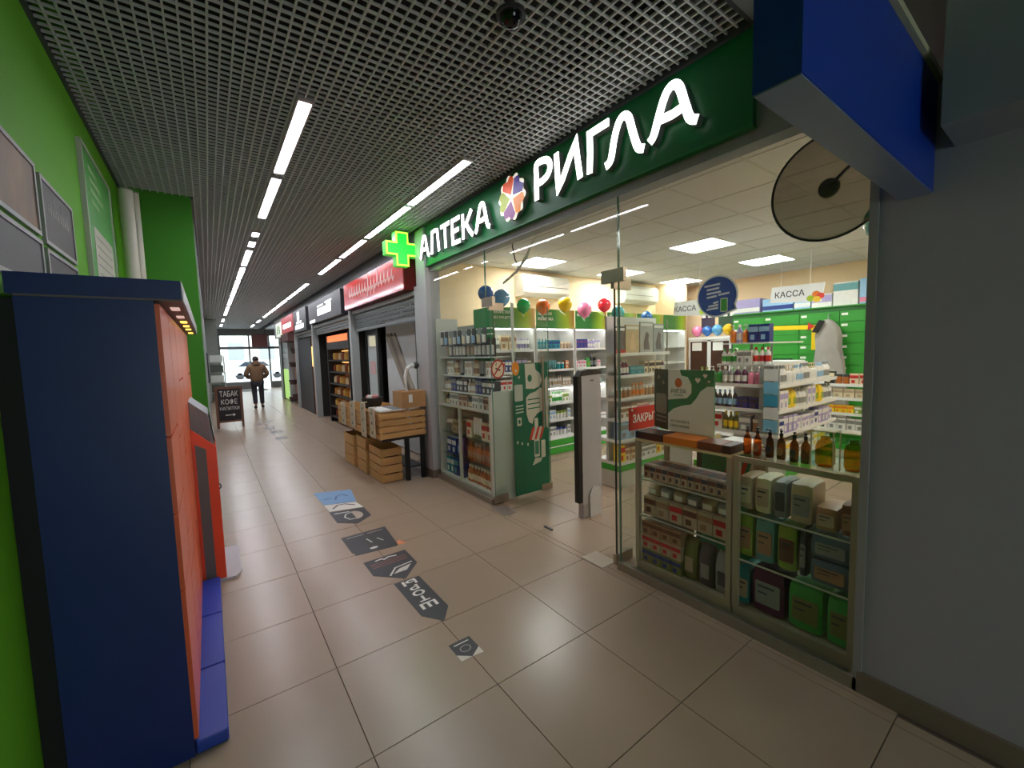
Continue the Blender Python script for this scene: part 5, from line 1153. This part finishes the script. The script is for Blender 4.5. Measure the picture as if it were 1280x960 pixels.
# counter shelf E by the cash desk
ce = gondola('counter_gondola', 'low white counter shelf with small boxes in front of the green drawers', 6.7, 7.15, 1.3, 2.2, (.45, .68, .88, 1.06), 1.1, 'x')
EF = [(1.06, [('jar', .08, .08, .13, 'amber', 'black', 2), ('carton', .12, .08, .18, 'black', 'cream', 1), ('carton', .1, .08, .14, 'cream', 'red', 2)]), (.88, [('carton', .1, .08, .13, 'white', 'red', 2), ('carton', .1, .08, .12, 'pale blue', 'white', 1), ('carton', .12, .08, .12, 'cream', 'beige', 3)]),
      (.68, [('carton', .07, .08, .1, 'yellow', 'orange', 4), ('carton', .07, .08, .1, 'lime', 'white', 2)]), (.45, [('carton', .1, .08, .16, 'white', 'charcoal', 3), ('carton', .1, .08, .16, 'white', 'grey', 4)])]
for q, (z, sp) in enumerate(EF): row('y', 1.33, 2.18, 6.72, z, .17, sp, 'on the low counter shelf before the drawers, ' + ('top', 'second', 'third', 'lowest')[q] + ' level', 'counter shelf ' + ('one', 'two', 'three', 'four')[q])
t = thing('cash_desk', 'white cash desk standing before the green drawer wall', 'desk', (7.35, 3.1, 0))
obj('front', MB().box(7.1, 7.13, 2.35, 3.9, 0, 1.0), WHITE, t); obj('worktop', MB().box(7.08, 7.6, 2.33, 3.92, 1.0, 1.03), M('desk_top_grey', (150, 150, 146), .4), t); obj('side', MB().box(7.13, 7.58, 2.35, 2.38, 0, 1.0).box(7.13, 7.58, 3.87, 3.9, 0, 1.0), WHITE, t)
t = thing('cash_monitor', 'green and black monitor on the white cash desk', 'monitor', (7.3, 2.85, 1.03))
obj('screen', MB().box(7.28, 7.31, 2.68, 3.02, 1.16, 1.38), BLACK, t); obj('picture', MB().box(7.277, 7.28, 2.695, 3.005, 1.175, 1.365), M('monitor_green', (20, 120, 70), .3, emit=.3), t); obj('stand', MB().box(7.28, 7.36, 2.82, 2.88, 1.03, 1.17), BLACK, t)

# green drawer wall
gd = thing('drawer_cabinet', 'tall bright green drawer cabinet along the pharmacy back wall', 'cabinet', (8.2, 2.85, 0))
obj('carcass', MB().box(8.02, 8.39, 1.75, 3.95, 0, 2.16), M('drawer_carcass_green', (30, 100, 36), .5), gd)
DRG = M('drawer_front_green', (52, 146, 48), .4, var=.05)
for c in range(4):
    for r in range(12):
        ya = 1.76 + c * .547; za = .08 + r * .168
        dw = obj('drawer', MB().box(8.0, 8.02, ya + .004, ya + .541, za + .004, za + .164), DRG, gd)
        obj('label_holder', MB().box(7.997, 8.0, ya + .44, ya + .52, za + .10, za + .135), PAPERW, dw)
obj('top_board', MB().box(7.99, 8.39, 1.75, 3.95, 2.16, 2.18), DRG, gd)
for (a, b, z1, c1, c2, lb) in ((3.5, 3.95, 2.44, 'lilac', 'white', 'wide lilac and white carton on the green drawers'), (2.97, 3.45, 2.40, 'pale blue', 'navy', 'wide pale blue carton on the green drawers'), (2.72, 2.95, 2.37, 'pale blue', 'white', 'narrow pale blue carton on the green drawers'), (2.43, 2.70, 2.39, 'white', 'lilac', 'white and lilac carton on the green drawers'), (2.1, 2.41, 2.54, 'white', 'aqua', 'tall white and aqua pack on the green drawers'), (1.85, 2.08, 2.56, 'pale blue', 'pink', 'blue pack with pink bands at the end of the green drawers')):
    t = thing('storage_carton', lb, 'carton', (8.2, (a + b) / 2, 2.18))
    obj('box', MB().box(8.05, 8.35, a, b, 2.181, z1), PM(c1), t); obj('band', MB().box(8.047, 8.05, a, b, 2.21 if c1 != 'white' else z1 - .13, 2.28 if c1 != 'white' else z1 - .02), PM(c2), t)
t = thing('ribbon', 'yellow ribbon with a red bow pinned across the green drawers', 'ribbon', (7.99, 3.0, 1.6))
obj('band', MB().prism([(0, 1.93), (.95, 1.90), (.95, 1.83), (0, 1.86)], (7.995, 3.55, 0), (0, -1, 0), (0, 0, 1), .004), M('ribbon_yellow', (240, 205, 20), .4), t)
obj('tail', MB().prism([(.88, 1.85), (.96, 1.85), (.96, 1.50), (.88, 1.50)], (7.99, 3.55, 0), (0, -1, 0), (0, 0, 1), .004), M('ribbon_yellow', (240, 205, 20), .4), t)
obj('bow', MB().prism([(.92, 1.88), (.83, 1.95), (.83, 1.82)], (7.985, 3.55, 0), (0, -1, 0), (0, 0, 1), .01).prism([(.92, 1.88), (1.01, 1.82), (1.01, 1.95)], (7.985, 3.55, 0), (0, -1, 0), (0, 0, 1), .01), M('bow_red', (190, 36, 32), .5), t)
# coat hanging before the drawers
ct = thing('hanging_coat', 'pale grey coat with a black collar hanging on the green drawers', 'coat', (7.9, 2.42, .5))
rows = [(.04, .03, 1.97), (.09, .05, 1.93), (.15, .065, 1.84), (.175, .07, 1.72), (.165, .07, 1.52), (.19, .075, 1.3), (.215, .085, .95), (.235, .09, .45)]
vs = []; fs = []; n = 18
for (ry, rx, z) in rows:
    for i in range(n):
        a = 2 * PI * i / n; k_ = 1 + (.05 + .09 * (1.95 - z)) * math.cos(7 * a + z * 2.2)
        vs.append((7.87 + rx * math.cos(a) * k_, 2.42 + ry * math.sin(a) * k_ - (1.9 - z) * .05, z))
for k in range(len(rows) - 1):
    for i in range(n): j = (i + 1) % n; fs.append((k * n + i, k * n + j, k * n + n + j, k * n + n + i))
fs += [tuple(range(n)), tuple(range((len(rows) - 1) * n, len(rows) * n))]
CO = M('pale_grey_cloth', (158, 152, 144), .85, var=.16, scale=9, bump=.6)
obj('cloth', MB().add(vs, fs), CO, ct, smooth=True)
obj('collar', MB().prism([(-.10, 1.78), (-.02, 1.77), (.07, 1.95), (.0, 1.97)], (7.80, 2.50, 0), (0, -1, 0), (0, 0, 1), .03), BLACK, ct)
obj('hanger', MB().tube([(7.99, 2.42, 2.05), (7.9, 2.42, 2.05), (7.87, 2.42, 1.9)], .006, 6), ALU, ct)

# dark fronted cabinet in the back corner
dc = thing('dark_cabinet', 'white framed cabinet with dark brown panes in the back corner', 'cabinet', (8.2, 4.4, 0))
obj('carcass', MB().box(8.05, 8.39, 3.98, 4.84, 0, 1.74), WHITE, dc)
for a in (4.02, 4.45): obj('pane', MB().box(8.03, 8.05, a, a + .36, .9, 1.70), M('dark_brown_pane', (62, 42, 34), .25), dc); obj('note', MB().box(8.025, 8.03, a + .12, a + .32, 1.52, 1.68), PAPERW, dc)
obj('frame', MB().box(8.02, 8.05, 3.98, 4.02, 0, 1.74).box(8.02, 8.05, 4.38, 4.45, 0, 1.74).box(8.02, 8.05, 4.81, 4.84, 0, 1.74).box(8.02, 8.05, 4.02, 4.81, 1.70, 1.74), WHITE, dc)
obj('top_board', MB().box(8.0, 8.39, 3.97, 4.84, 1.74, 1.79), WHITE, dc)
for (c, rgb, yy, r) in (('rose pink', (238, 130, 170), 4.735, .105), ('royal blue', (40, 110, 190), 4.525, .098), ('light blue', (90, 165, 215), 4.315, .105), ('golden yellow', (240, 190, 20), 4.10, .105)):
    balloon(c, rgb, 8.15, yy, 1.79 + r * 1.25, r, 'resting on the dark brown cabinet')
for (a, b, z0, z1, c, lb) in ((4.5, 4.78, 1.95, 2.33, (60, 52, 74), 'dark purple poster on the cream back wall'), (4.05, 4.42, 1.92, 2.33, (46, 78, 52), 'dark green poster with two white blocks on the back wall')):
    t = thing('wall_poster', lb, 'poster', (8.39, (a + b) / 2, z0))
    obj('sheet', MB().box(8.385, 8.4, a, b, z0, z1), M('wallposter_%d' % int(a * 100), c, .5, var=.2, scale=8), t)
    obj('print', MB().box(8.382, 8.385, a + .06, a + .14, z1 - .14, z1 - .05).box(8.382, 8.385, a + .19, a + .27, z1 - .14, z1 - .05), PAPERW, t)
# hanging signs
t = thing('cash_sign', 'white hanging cash desk sign with coloured petals', 'sign', (6.5, 2.36, 2.15))
obj('board', MB().prism([(0, 2.19), (.62, 2.15), (.655, 2.39), (.03, 2.40)], (6.5, 2.69, 0), (0, -1, 0), (0, 0, 1), .012), M('white_sign_board', (236, 236, 234), .4), t)
text('lettering', 'КАССА', (6.487, 2.62, 2.245), (0, -1, 0), (0, 0, 1), .085, M('sign_dark_letter', (60, 62, 66), .5), t, d=.002, width=.36, bold=.01)
for k, (u, v, c) in enumerate(((.50, .02, (160, 190, 30)), (.56, .07, (240, 130, 40)), (.61, .04, (225, 70, 60)), (.57, .0, (245, 205, 60)))):
    obj('petal', MB().prism(ellipse(u, 2.18 + v, .045, .04, 12), (6.4865 - .0005 * k, 2.69, 0), (0, -1, 0), (0, 0, 1), .002), M('sign_petal_%d' % k, c, .4), t)
obj('cord', MB().cyl((6.5, 2.55, 2.4), (6.5, 2.55, PCZ - .005), .003, 6).cyl((6.5, 2.2, 2.39), (6.5, 2.2, PCZ - .005), .003, 6), PAPERW, t)
t = thing('cash_sign', 'dull grey hanging cash desk sign partly behind the blue round sign', 'sign', (6.0, 3.6, 2.08))
obj('board', MB().prism([(0, 2.10), (.52, 2.06), (.54, 2.30), (.02, 2.31)], (6.0, 3.88, 0), (0, -1, 0), (0, 0, 1), .012), M('grey_sign_board', (190, 190, 182), .5), t)
text('lettering', 'КАССА', (5.987, 3.86, 2.15), (0, -1, 0), (0, 0, 1), .085, M('sign_dark_letter', (60, 62, 66), .5), t, d=.002, width=.36, bold=.01)
obj('petal', MB().prism(ellipse(.48, 2.12, .05, .04, 12), (5.987, 3.88, 0), (0, -1, 0), (0, 0, 1), .002), M('sign_petal_0', (160, 190, 30), .4), t)
obj('cord', MB().cyl((6.0, 3.8, 2.3), (6.0, 3.8, PCZ - .005), .003, 6).cyl((6.0, 3.45, 2.3), (6.0, 3.45, PCZ - .005), .003, 6), PAPERW, t)
t = thing('round_sign', 'round blue hanging sign with white text lines and a small green phone picture', 'sign', (4.9, 2.6, 1.95))
def bubble(r):
    p = ellipse(0, 0, r, r, 36); return [(u, v) for (u, v) in p[:33]] + [(r * 1.0, -r * .85), (r * .97, -r * .35)]
def bubble2(r):
    pts = []
    for i in range(37):
        a = math.radians(-28 + 310 * i / 36); pts.append((r * math.cos(a), r * math.sin(a)))
    return pts + [(r * .95, -r * .72)]
obj('rim', MB().prism(bubble2(.245), (4.9, 2.60, 2.19), (0, -1, 0), (0, 0, 1), .012), M('round_sign_rim', (205, 212, 210), .4), t)
obj('face', MB().prism(bubble2(.225), (4.888, 2.60, 2.19), (0, -1, 0), (0, 0, 1), .003), M('round_sign_blue', (40, 74, 150), .4), t)
mb = MB()
for (u0, u1, v) in ((-.15, .04, .115), (-.12, .03, .07), (-.12, .05, .025), (-.12, .0, -.02), (.02, .15, -.0), (-.04, .02, -.09), (-.10, .02, -.125), (-.12, .02, -.16)):
    mb.prism([(u0, v), (u1, v + .012), (u1, v + .034), (u0, v + .022)], (4.8848, 2.60, 2.19), (0, -1, 0), (0, 0, 1), .001)
obj('text_lines', mb, M('round_sign_text', (205, 208, 220), .5), t)
ph = obj('phone_picture', MB().prism(rrect(.045, -.19, .13, -.03, .012), (4.8848, 2.60, 2.19), (0, -1, 0), (0, 0, 1), .001), M('round_sign_rim', (205, 212, 210), .4), t)
obj('phone_screen', MB().prism(rrect(.053, -.18, .122, -.04, .008), (4.8836, 2.60, 2.19), (0, -1, 0), (0, 0, 1), .001), M('phone_green', (60, 150, 60), .4, var=.3), ph)
obj('cord', MB().cyl((4.905, 2.6, 2.43), (4.905, 2.6, PCZ - .005), .0025, 6), PAPERW, t)
balloon('sea green', (20, 140, 130), 3.3, .72, 2.32, .13, 'hanging by the round mirror', (3.3, .72, 2.876))
t = thing('loose_cable', 'curved pale plastic trunking with a black cable hanging behind the transom glass', 'cable', (2.62, 3.1, 2.3))
obj('trunking', MB().prism([(0, 0), (.25, .08), (.42, .19), (.56, .36), (.54, .38), (.40, .22), (.24, .105), (0, .02)], (2.62, 3.72, 2.33), (0, -1, 0), (0, 0, 1), .012), TRL, t)
obj('cable', MB().tube([(2.63, 3.52, PCZ - .002), (2.63, 3.56, 2.7), (2.63, 3.52, 2.55), (2.63, 3.44, 2.44)], .006, 6), BLACK, t)

# ---------------------------------------------------------------- low display cabinets behind the right pane
WDF = M('beige_cabinet_frame', (172, 158, 134), .5, var=.06)
def low_cab(label, y0, y1, zs, glass_top=False):
    t = thing('display_cabinet', label, 'cabinet', (2.58, (y0 + y1) / 2, 0))
    obj('plinth', MB().box(2.40, 2.76, y0, y1, 0, .085), WDF, t)
    for (xx, yy) in ((2.39, y0), (2.39, y1 - .03), (2.73, y0), (2.73, y1 - .03)): obj('post', MB().box(xx, xx + .03, yy, yy + .03, .085, .965), WDF, t)
    for z in zs: obj('shelf', MB().box(2.40, 2.75, y0 + .005, y1 - .005, z - .01, z), SHELFGLASS, t)
    for z in zs: obj('shelf_edge', MB().box(2.398, 2.40, y0 + .005, y1 - .005, z - .01, z), M('shelf_edge_pale', (190, 196, 180), .3), t)
    obj('bottom', MB().box(2.40, 2.75, y0 + .005, y1 - .005, .085, .095), WDF, t)
    obj('top', MB().box(2.385, 2.79, y0, y1, .965, .98), SHELFGLASS if glass_top else M('cabinet_top_cream', (214, 198, 150), .5, var=.06), t)
    if glass_top: obj('top_rail', MB().box(2.38, 2.395, y0, y1, .955, .985), WDF, t)
    return t
c1 = low_cab('low display cabinet of small boxes next to the right door leaf', 1.175, 1.845, (.44, .70))
c2 = low_cab('low display cabinet of diaper packs at the wall end of the window', .59, 1.165, (.385, .665), True)
obj('light_strip', MB().box(2.74, 2.75, .65, 1.1, .375, .383), M('cabinet_light_strip', (250, 250, 240), .5, emit=1.2), c2)
obj('light_strip', MB().box(2.74, 2.75, .65, 1.1, .655, .663), M('cabinet_light_strip', (250, 250, 240), .5, emit=1.2), c2)
obj('back_panel', MB().box(2.762, 2.768, 1.04, 1.165, .67, .96), TRL, c2)
obj('back_panel', MB().box(2.762, 2.768, .70, 1.165, .1, .375), TRL, c2)
obj('back_panel', MB().box(2.762, 2.768, 1.64, 1.845, .1, .96), TRL, c1)
# flat boxes along the front of cabinet one's top
for q, (a, b, c) in enumerate(((1.63, 1.845, 'black'), (1.39, 1.625, 'orange'), (1.24, 1.385, 'brown'), (1.18, 1.235, 'black'))):
    o = tag(obj('flat_box', MB().cbox(2.39, 2.55, a, b, .981, 1.03, .004), PM(c)), '%s flat box on the cabinet top, %s' % (c, ('by the door leaf', 'under the green promo card', 'past the orange one', 'small one at the cabinet end')[q]), 'box')
tag(obj('flat_box', MB().cbox(2.56, 2.78, 1.18, 1.36, .981, 1.01, .004), PM('white')), 'white flat leaflet box on the cabinet top beside the promo card', 'box')
# promo card
pb = thing('promo_card', 'folded green and white pharmacy promo card standing on the low cabinet', 'card', (2.68, 1.55, .981))
BX0, BX1, BY0, BY1, BZ0, BZ1 = 2.565, 2.76, 1.375, 1.70, 1.031, 1.455
obj('stand', MB().box(2.57, 2.70, 1.40, 1.68, .981, 1.031), M('cabinet_top_cream', (214, 198, 150), .5), pb)
obj('front_card', MB().box(BX0, BX0 + .012, BY0, BY1, BZ0, BZ1), M('promo_green', (30, 140, 92), .4, var=.04), pb)
FD = Vector((.075, .165, 0)).normalized()
obj('folded_card', MB().prism([(0, 0), (.18, 0), (.18, BZ1 - BZ0), (0, BZ1 - BZ0)], (BX0, BY1, BZ0), FD, (0, 0, 1), .01), M('promo_dark_green', (18, 66, 42), .4), pb)
obj('grey_square', MB().prism(rrect(.02, .11, .155, .25, .02), (BX0, BY1, BZ0), tuple(FD), (0, 0, 1), -.002), M('promo_grey', (120, 130, 110), .4), pb)
for k in range(2): obj('print_line', MB().prism([(.02, .05 + .03 * k), (.15, .05 + .03 * k), (.15, .06 + .03 * k), (.02, .06 + .03 * k)], (BX0, BY1, BZ0), tuple(FD), (0, 0, 1), -.002), M('promo_grey', (120, 130, 110), .4), pb)
fr = obj('front_print', MB().prism([(0, .424), (.085, .424), (.10, .385), (.145, .375), (.172, .33), (.172, .27), (.14, .235), (.07, .225), (.0, .215)], (BX0, BY1, BZ0), (0, -1, 0), (0, 0, 1), .0015), M('promo_cream', (244, 242, 230), .4), pb)
obj('front_print', MB().prism([(0, 0), (.325, 0), (.325, .32), (.28, .318), (.235, .285), (.205, .235), (.17, .195), (.10, .18), (.04, .155), (0, .12)], (BX0, BY1, BZ0), (0, -1, 0), (0, 0, 1), .0015), M('promo_cream', (244, 242, 230), .4), pb)
obj('emblem', MB().prism(ellipse(.078, .335, .026, .032, 14), (BX0 - .0016, BY1, BZ0), (0, -1, 0), (0, 0, 1), .001), M('emblem_orange', (196, 110, 60), .4, var=.5, scale=40), fr)
text('lettering', 'РИГЛА', (BX0 - .0016, BY1 - .025, BZ0 + .265), (0, -1, 0), (0, 0, 1), .028, DKGREEN, fr, d=.001, width=.11)
text('lettering', 'АПТЕКА', (BX0 - .0016, BY1 - .045, BZ0 + .245), (0, -1, 0), (0, 0, 1), .010, DKGREEN, fr, d=.001, width=.07)
text('lettering', 'УСТАНОВИТЕ', (BX0 - .0016, BY1 - .02, BZ0 + .062), (0, -1, 0), (0, 0, 1), .018, DKGREEN, fr, d=.001, width=.14)
text('lettering', 'ПРИЛОЖЕНИЕ', (BX0 - .0016, BY1 - .02, BZ0 + .03), (0, -1, 0), (0, 0, 1), .018, DKGREEN, fr, d=.001, width=.14)
for (u, v, r) in ((.215, .355, .018), (.265, .385, .014), (.29, .35, .007)):
    obj('heart', MB().prism([(u, v - r), (u + r * 1.1, v + r * .2), (u + r * .8, v + r), (u + r * .1, v + r * .6), (u - r * .6, v + r * 1.1), (u - r, v + r * .3)], (BX0, BY1, BZ0), (0, -1, 0), (0, 0, 1), .0015), M('promo_cream', (244, 242, 230), .4), pb)
for (u, v) in ((.06, .33), (.12, .365)): obj('heart', MB().prism(ellipse(u, v, .014, .014, 10), (BX0, BY1, BZ0), tuple(FD), (0, 0, 1), -.002), M('promo_grey', (120, 130, 110), .4), pb)
t = thing('promo_stand', 'dark green promo board standing on the floor behind the low cabinet', 'board', (2.9, 1.5, 0))
obj('board', MB().box(2.86, 2.88, 1.2, 1.62, .02, .93), M('promo_green', (30, 140, 92), .4), t)
obj('dark_edge', MB().box(2.86, 2.88, 1.62, 1.66, .02, .93), M('promo_dark_green', (18, 66, 42), .4), t)
obj('foot', MB().box(2.80, 3.0, 1.25, 1.6, 0, .02), M('promo_dark_green', (18, 66, 42), .4), t)
for k in range(4): obj('stripe', MB().prism([(.16 + .05 * k, .70), (.185 + .05 * k, .70), (.225 + .05 * k, .84), (.20 + .05 * k, .84)], (2.86, 1.62, 0), (0, -1, 0), (0, 0, 1), .002), [M('awning_red', (196, 60, 40), .4), PC][k % 2], t)
obj('print', MB().prism(rrect(.05, .84, .15, .91, .02), (2.86, 1.62, 0), (0, -1, 0), (0, 0, 1), .002).prism(rrect(.17, .86, .22, .92, .02), (2.86, 1.62, 0), (0, -1, 0), (0, 0, 1), .002), PC, t)
t = thing('closed_sign', 'red closed sign fixed to the open right door leaf', 'sign', (2.63, 1.98, .99))
obj('board', MB().box(2.495, 2.90, 1.975, 1.984, .995, 1.165), M('closed_sign_red', (200, 40, 30), .4), t)
text('lettering', 'ЗАКРЫТО', (2.53, 1.974, 1.05), (1, 0, 0), (0, 0, 1), .065, PAPERW, t, d=.001, width=.35, bold=.02)
obj('sucker', MB().cyl((2.52, 1.97, 1.15), (2.52, 1.985, 1.15), .010, 10).cyl((2.88, 1.97, 1.15), (2.88, 1.985, 1.15), .010, 10), PAPERW, t)
# contents of cabinet one
w1_ = 'in the small box cabinet, '
for k in range(13):
    yy = 1.215 + .047 * k
    prod('carton', .043, .2, .095, 'beige', 'charcoal' if k % 2 else 'brown', 2.53, yy, .701, FNX, w1_ + 'upper shelf row', 'small boxes upper shelf')
for k in range(6):
    yy = 1.255 + .10 * k
    prod('carton', .095, .18, .13, 'beige', ('red', 'tan', 'brown')[k % 3], 2.52, yy, .441, FNX, w1_ + 'middle shelf', 'boxes on middle shelf')
    o = prod('pouch', .095, .14, .085, ('grey', 'beige')[k % 2], 'white', 2.53, yy, .573, FNX, w1_ + 'lying on the middle shelf boxes', 'packs on middle shelf')
for k in range(4):
    yy = 1.548 + .076 * k
    for r_ in range(3): prod('carton', .073, .16, .098, ('olive', 'beige', 'tan')[r_], ('navy', 'red', 'brown')[r_], 2.50, yy, .096 + .1 * r_, FNX, w1_ + ('lowest', 'second', 'third')[r_] + ' layer of the stack', 'stacked boxes layer ' + ('one', 'two', 'three')[r_])
for k, c in enumerate(('olive', 'charcoal', 'grey')):
    prod('pouch', .098, .12, .27 - .01 * k, c, ('beige', 'grey', 'charcoal')[k], 2.50, 1.465 - .108 * k, .096, FNX, w1_ + 'tall pack at the bottom', 'tall packs at the bottom')
prod('carton', .1, .04, .06, 'green', 'lime', 2.66, 1.45, .442, FNX, w1_ + 'small one behind the tall packs', 'green box at the back')
# contents of cabinet two
def diaper(label, y0, y1, z0, z1, c, panel, x0=2.43, dx=.2):
    t = thing('diaper_pack', label, 'pack', (x0 + dx / 2, (y0 + y1) / 2, z0))
    w = (y1 - y0) - .006; h = z1 - z0
    cy = (y0 + y1) / 2
    nx, ny, nz = 6, 8, 8
    bm = bmesh.new(); bmesh.ops.create_cube(bm, size=1.0)
    bmesh.ops.subdivide_edges(bm, edges=bm.edges[:], cuts=4, use_grid_fill=True)
    for v in bm.verts:
        x, y, z = v.co
        rr = (abs(2 * x) ** 6 + abs(2 * y) ** 6 + abs(2 * z) ** 6) ** (1 / 6)
        f = 1 / max(rr, 1) ; f = f * .75 + .25 / max(1, 1)
        x, y, z = x * f, y * f, z * f
        z += .012 * math.sin(9 * y + x * 7) * (1 if z > .3 else 0)
        v.co = (x * dx + x0 + dx / 2, y * w + cy, (z + .5) * h + z0)
    mb = MB(); bm.verts.index_update(); mb.add([tuple(v.co) for v in bm.verts], [tuple(v.index for v in f.verts) for f in bm.faces]); bm.free()
    zmin = min(v[2] for v in mb.v); mb.v = [(a_, b_, c_ - zmin + z0 + .001) for (a_, b_, c_) in mb.v]
    obj('bag', mb, PM(c), t, smooth=True)
    obj('printed_panel', MB().prism(rrect(-.36 * w, h * .22, .36 * w, h * .72, .008), (x0 + .006, cy, z0), (0, -1, 0), (0, 0, 1), .008), PM(panel), t)
    obj('print_line', MB().box(x0 - .004, x0 - .002, cy - .2 * w, cy + .28 * w, z0 + h * .60, z0 + h * .64).box(x0 - .004, x0 - .002, cy, cy + .28 * w, z0 + h * .46, z0 + h * .49), PM('charcoal'), t)
    return t
diaper('teal patterned soft pack at the bottom of the diaper cabinet', 1.085, 1.16, .096, .315, 'teal', 'beige')
diaper('plum diaper pack with grey panel at the bottom of the cabinet', .90, 1.08, .096, .355, 'plum', 'grey')
diaper('bright green diaper pack beside the plum one', .725, .895, .096, .345, 'green', 'olive')
diaper('bright green diaper pack at the wall end of the cabinet', .60, .72, .096, .345, 'green', 'olive')
for (ya, yb, c, p, lb) in ((1.07, 1.155, 'lime', 'tan', 'lime and tan tall pack by the cabinet post'), (.957, 1.065, 'aqua', 'tan', 'aqua and tan tall pack in the middle shelf row'), (.85, .952, 'lime', 'brown', 'lime and brown tall pack in the middle shelf row'), (.806, .846, 'charcoal', 'grey', 'narrow charcoal pack in the middle shelf row')):
    diaper(lb, ya, yb, .387, .64, c, p)
diaper('wide slate blue pack, lower of two on the middle shelf', .62, .80, .387, .515, 'slate', 'tan')
diaper('wide slate blue pack, upper of two on the middle shelf', .62, .80, .518, .638, 'slate', 'grey')
diaper('cream pack with dark bows on the upper shelf by the post', 1.075, 1.155, .667, .865, 'beige', 'cream')
diaper('cream pack with dark bows on the upper shelf', .98, 1.07, .667, .875, 'cream', 'beige')
diaper('grey pack on the upper shelf between cream and olive', .903, .972, .667, .875, 'grey', 'charcoal')
diaper('olive beige pack on the upper shelf', .785, .895, .667, .885, 'beige', 'grey')
diaper('low tan pack on the upper shelf', .68, .78, .667, .79, 'tan', 'beige')
diaper('low rust pack on the upper shelf at the wall end', .605, .675, .667, .83, 'brown', 'tan')
# amber pump bottles and honey jars on the glass top
AMB = glass_mat('amber_glass', (.62, .27, .07)); AMD = glass_mat('dark_amber_glass', (.36, .2, .09)); HONEY = glass_mat('honey_amber', (.80, .48, .10))
for k, (yy, m_, lab, lb) in enumerate(((1.14, AMB, None, 'light amber bottle without label by the cabinet post'), (1.085, AMB, 'tan', 'light amber bottle with tan label on the glass top'), (1.02, AMD, 'charcoal', 'dark pump bottle with grey label and side spout'), (.963, AMD, 'tan', 'dark amber bottle with round tan label'), (.90, AMD, 'charcoal', 'dark amber bottle with tall grey label'), (.848, AMD, 'brown', 'dark amber bottle with brown label next to the honey jar'))):
    t = thing('pump_bottle', lb, 'bottle', (2.5, yy, .98))
    obj('glass', MB().lathe([(.019, 0), (.021, .006), (.021, .085), (.018, .10), (.009, .115), (.008, .125)], 16, (2.5, yy, .9805)), m_, t, smooth=True)
    cp = obj('cap', MB().lathe([(.0095, .125), (.0095, .142), (.004, .143), (.004, .152), (.008, .152), (.008, .158)], 12, (2.5, yy, .9805)), BLACK, t, smooth=True)
    if k == 2: obj('spout', MB().box(2.497, 2.503, yy, yy + .022, 1.132, 1.138), BLACK, cp)
    if lab: obj('label', MB().prism(ellipse(0, .045, .0155, .024, 14), (2.4795, yy, .9805), (0, -1, 0), (0, 0, 1), .001), PM(lab), t)
for (ya, yb, lb) in ((.712, .812, 'large amber honey jar in clear square case next to the pump bottles'), (.60, .692, 'large amber honey jar in clear square case at the wall end')):
    t = thing('honey_jar', lb, 'jar', (2.52, (ya + yb) / 2, .98)); cy = (ya + yb) / 2; r = (yb - ya) / 2 - .008
    obj('honey', MB().lathe([(r * .8, .004), (r, .02), (r, .10), (r * .85, .125), (r * .5, .14), (r * .5, .155)], 20, (2.5, cy, .981)), HONEY, t, smooth=True)
    obj('case', MB().box(2.5 - r - .004, 2.5 - r - .002, ya, yb, .981, 1.165).box(2.5 + r + .002, 2.5 + r + .004, ya, yb, .981, 1.165), SHELFGLASS, t)
    obj('case_lid', MB().box(2.5 - r - .004, 2.5 + r + .004, ya, yb, 1.165, 1.17).box(2.5 - r - .005, 2.5 - r - .002, ya, ya + .006, .981, 1.165).box(2.5 - r - .005, 2.5 - r - .002, yb - .006, yb, .981, 1.165), M('case_pale_edge', (216, 206, 170), .4), t)
    obj('foot', MB().lathe([(r * .8, 0), (r * .8, .004)], 16, (2.5, cy, .981)), M('case_pale_edge', (216, 206, 170), .4), t)
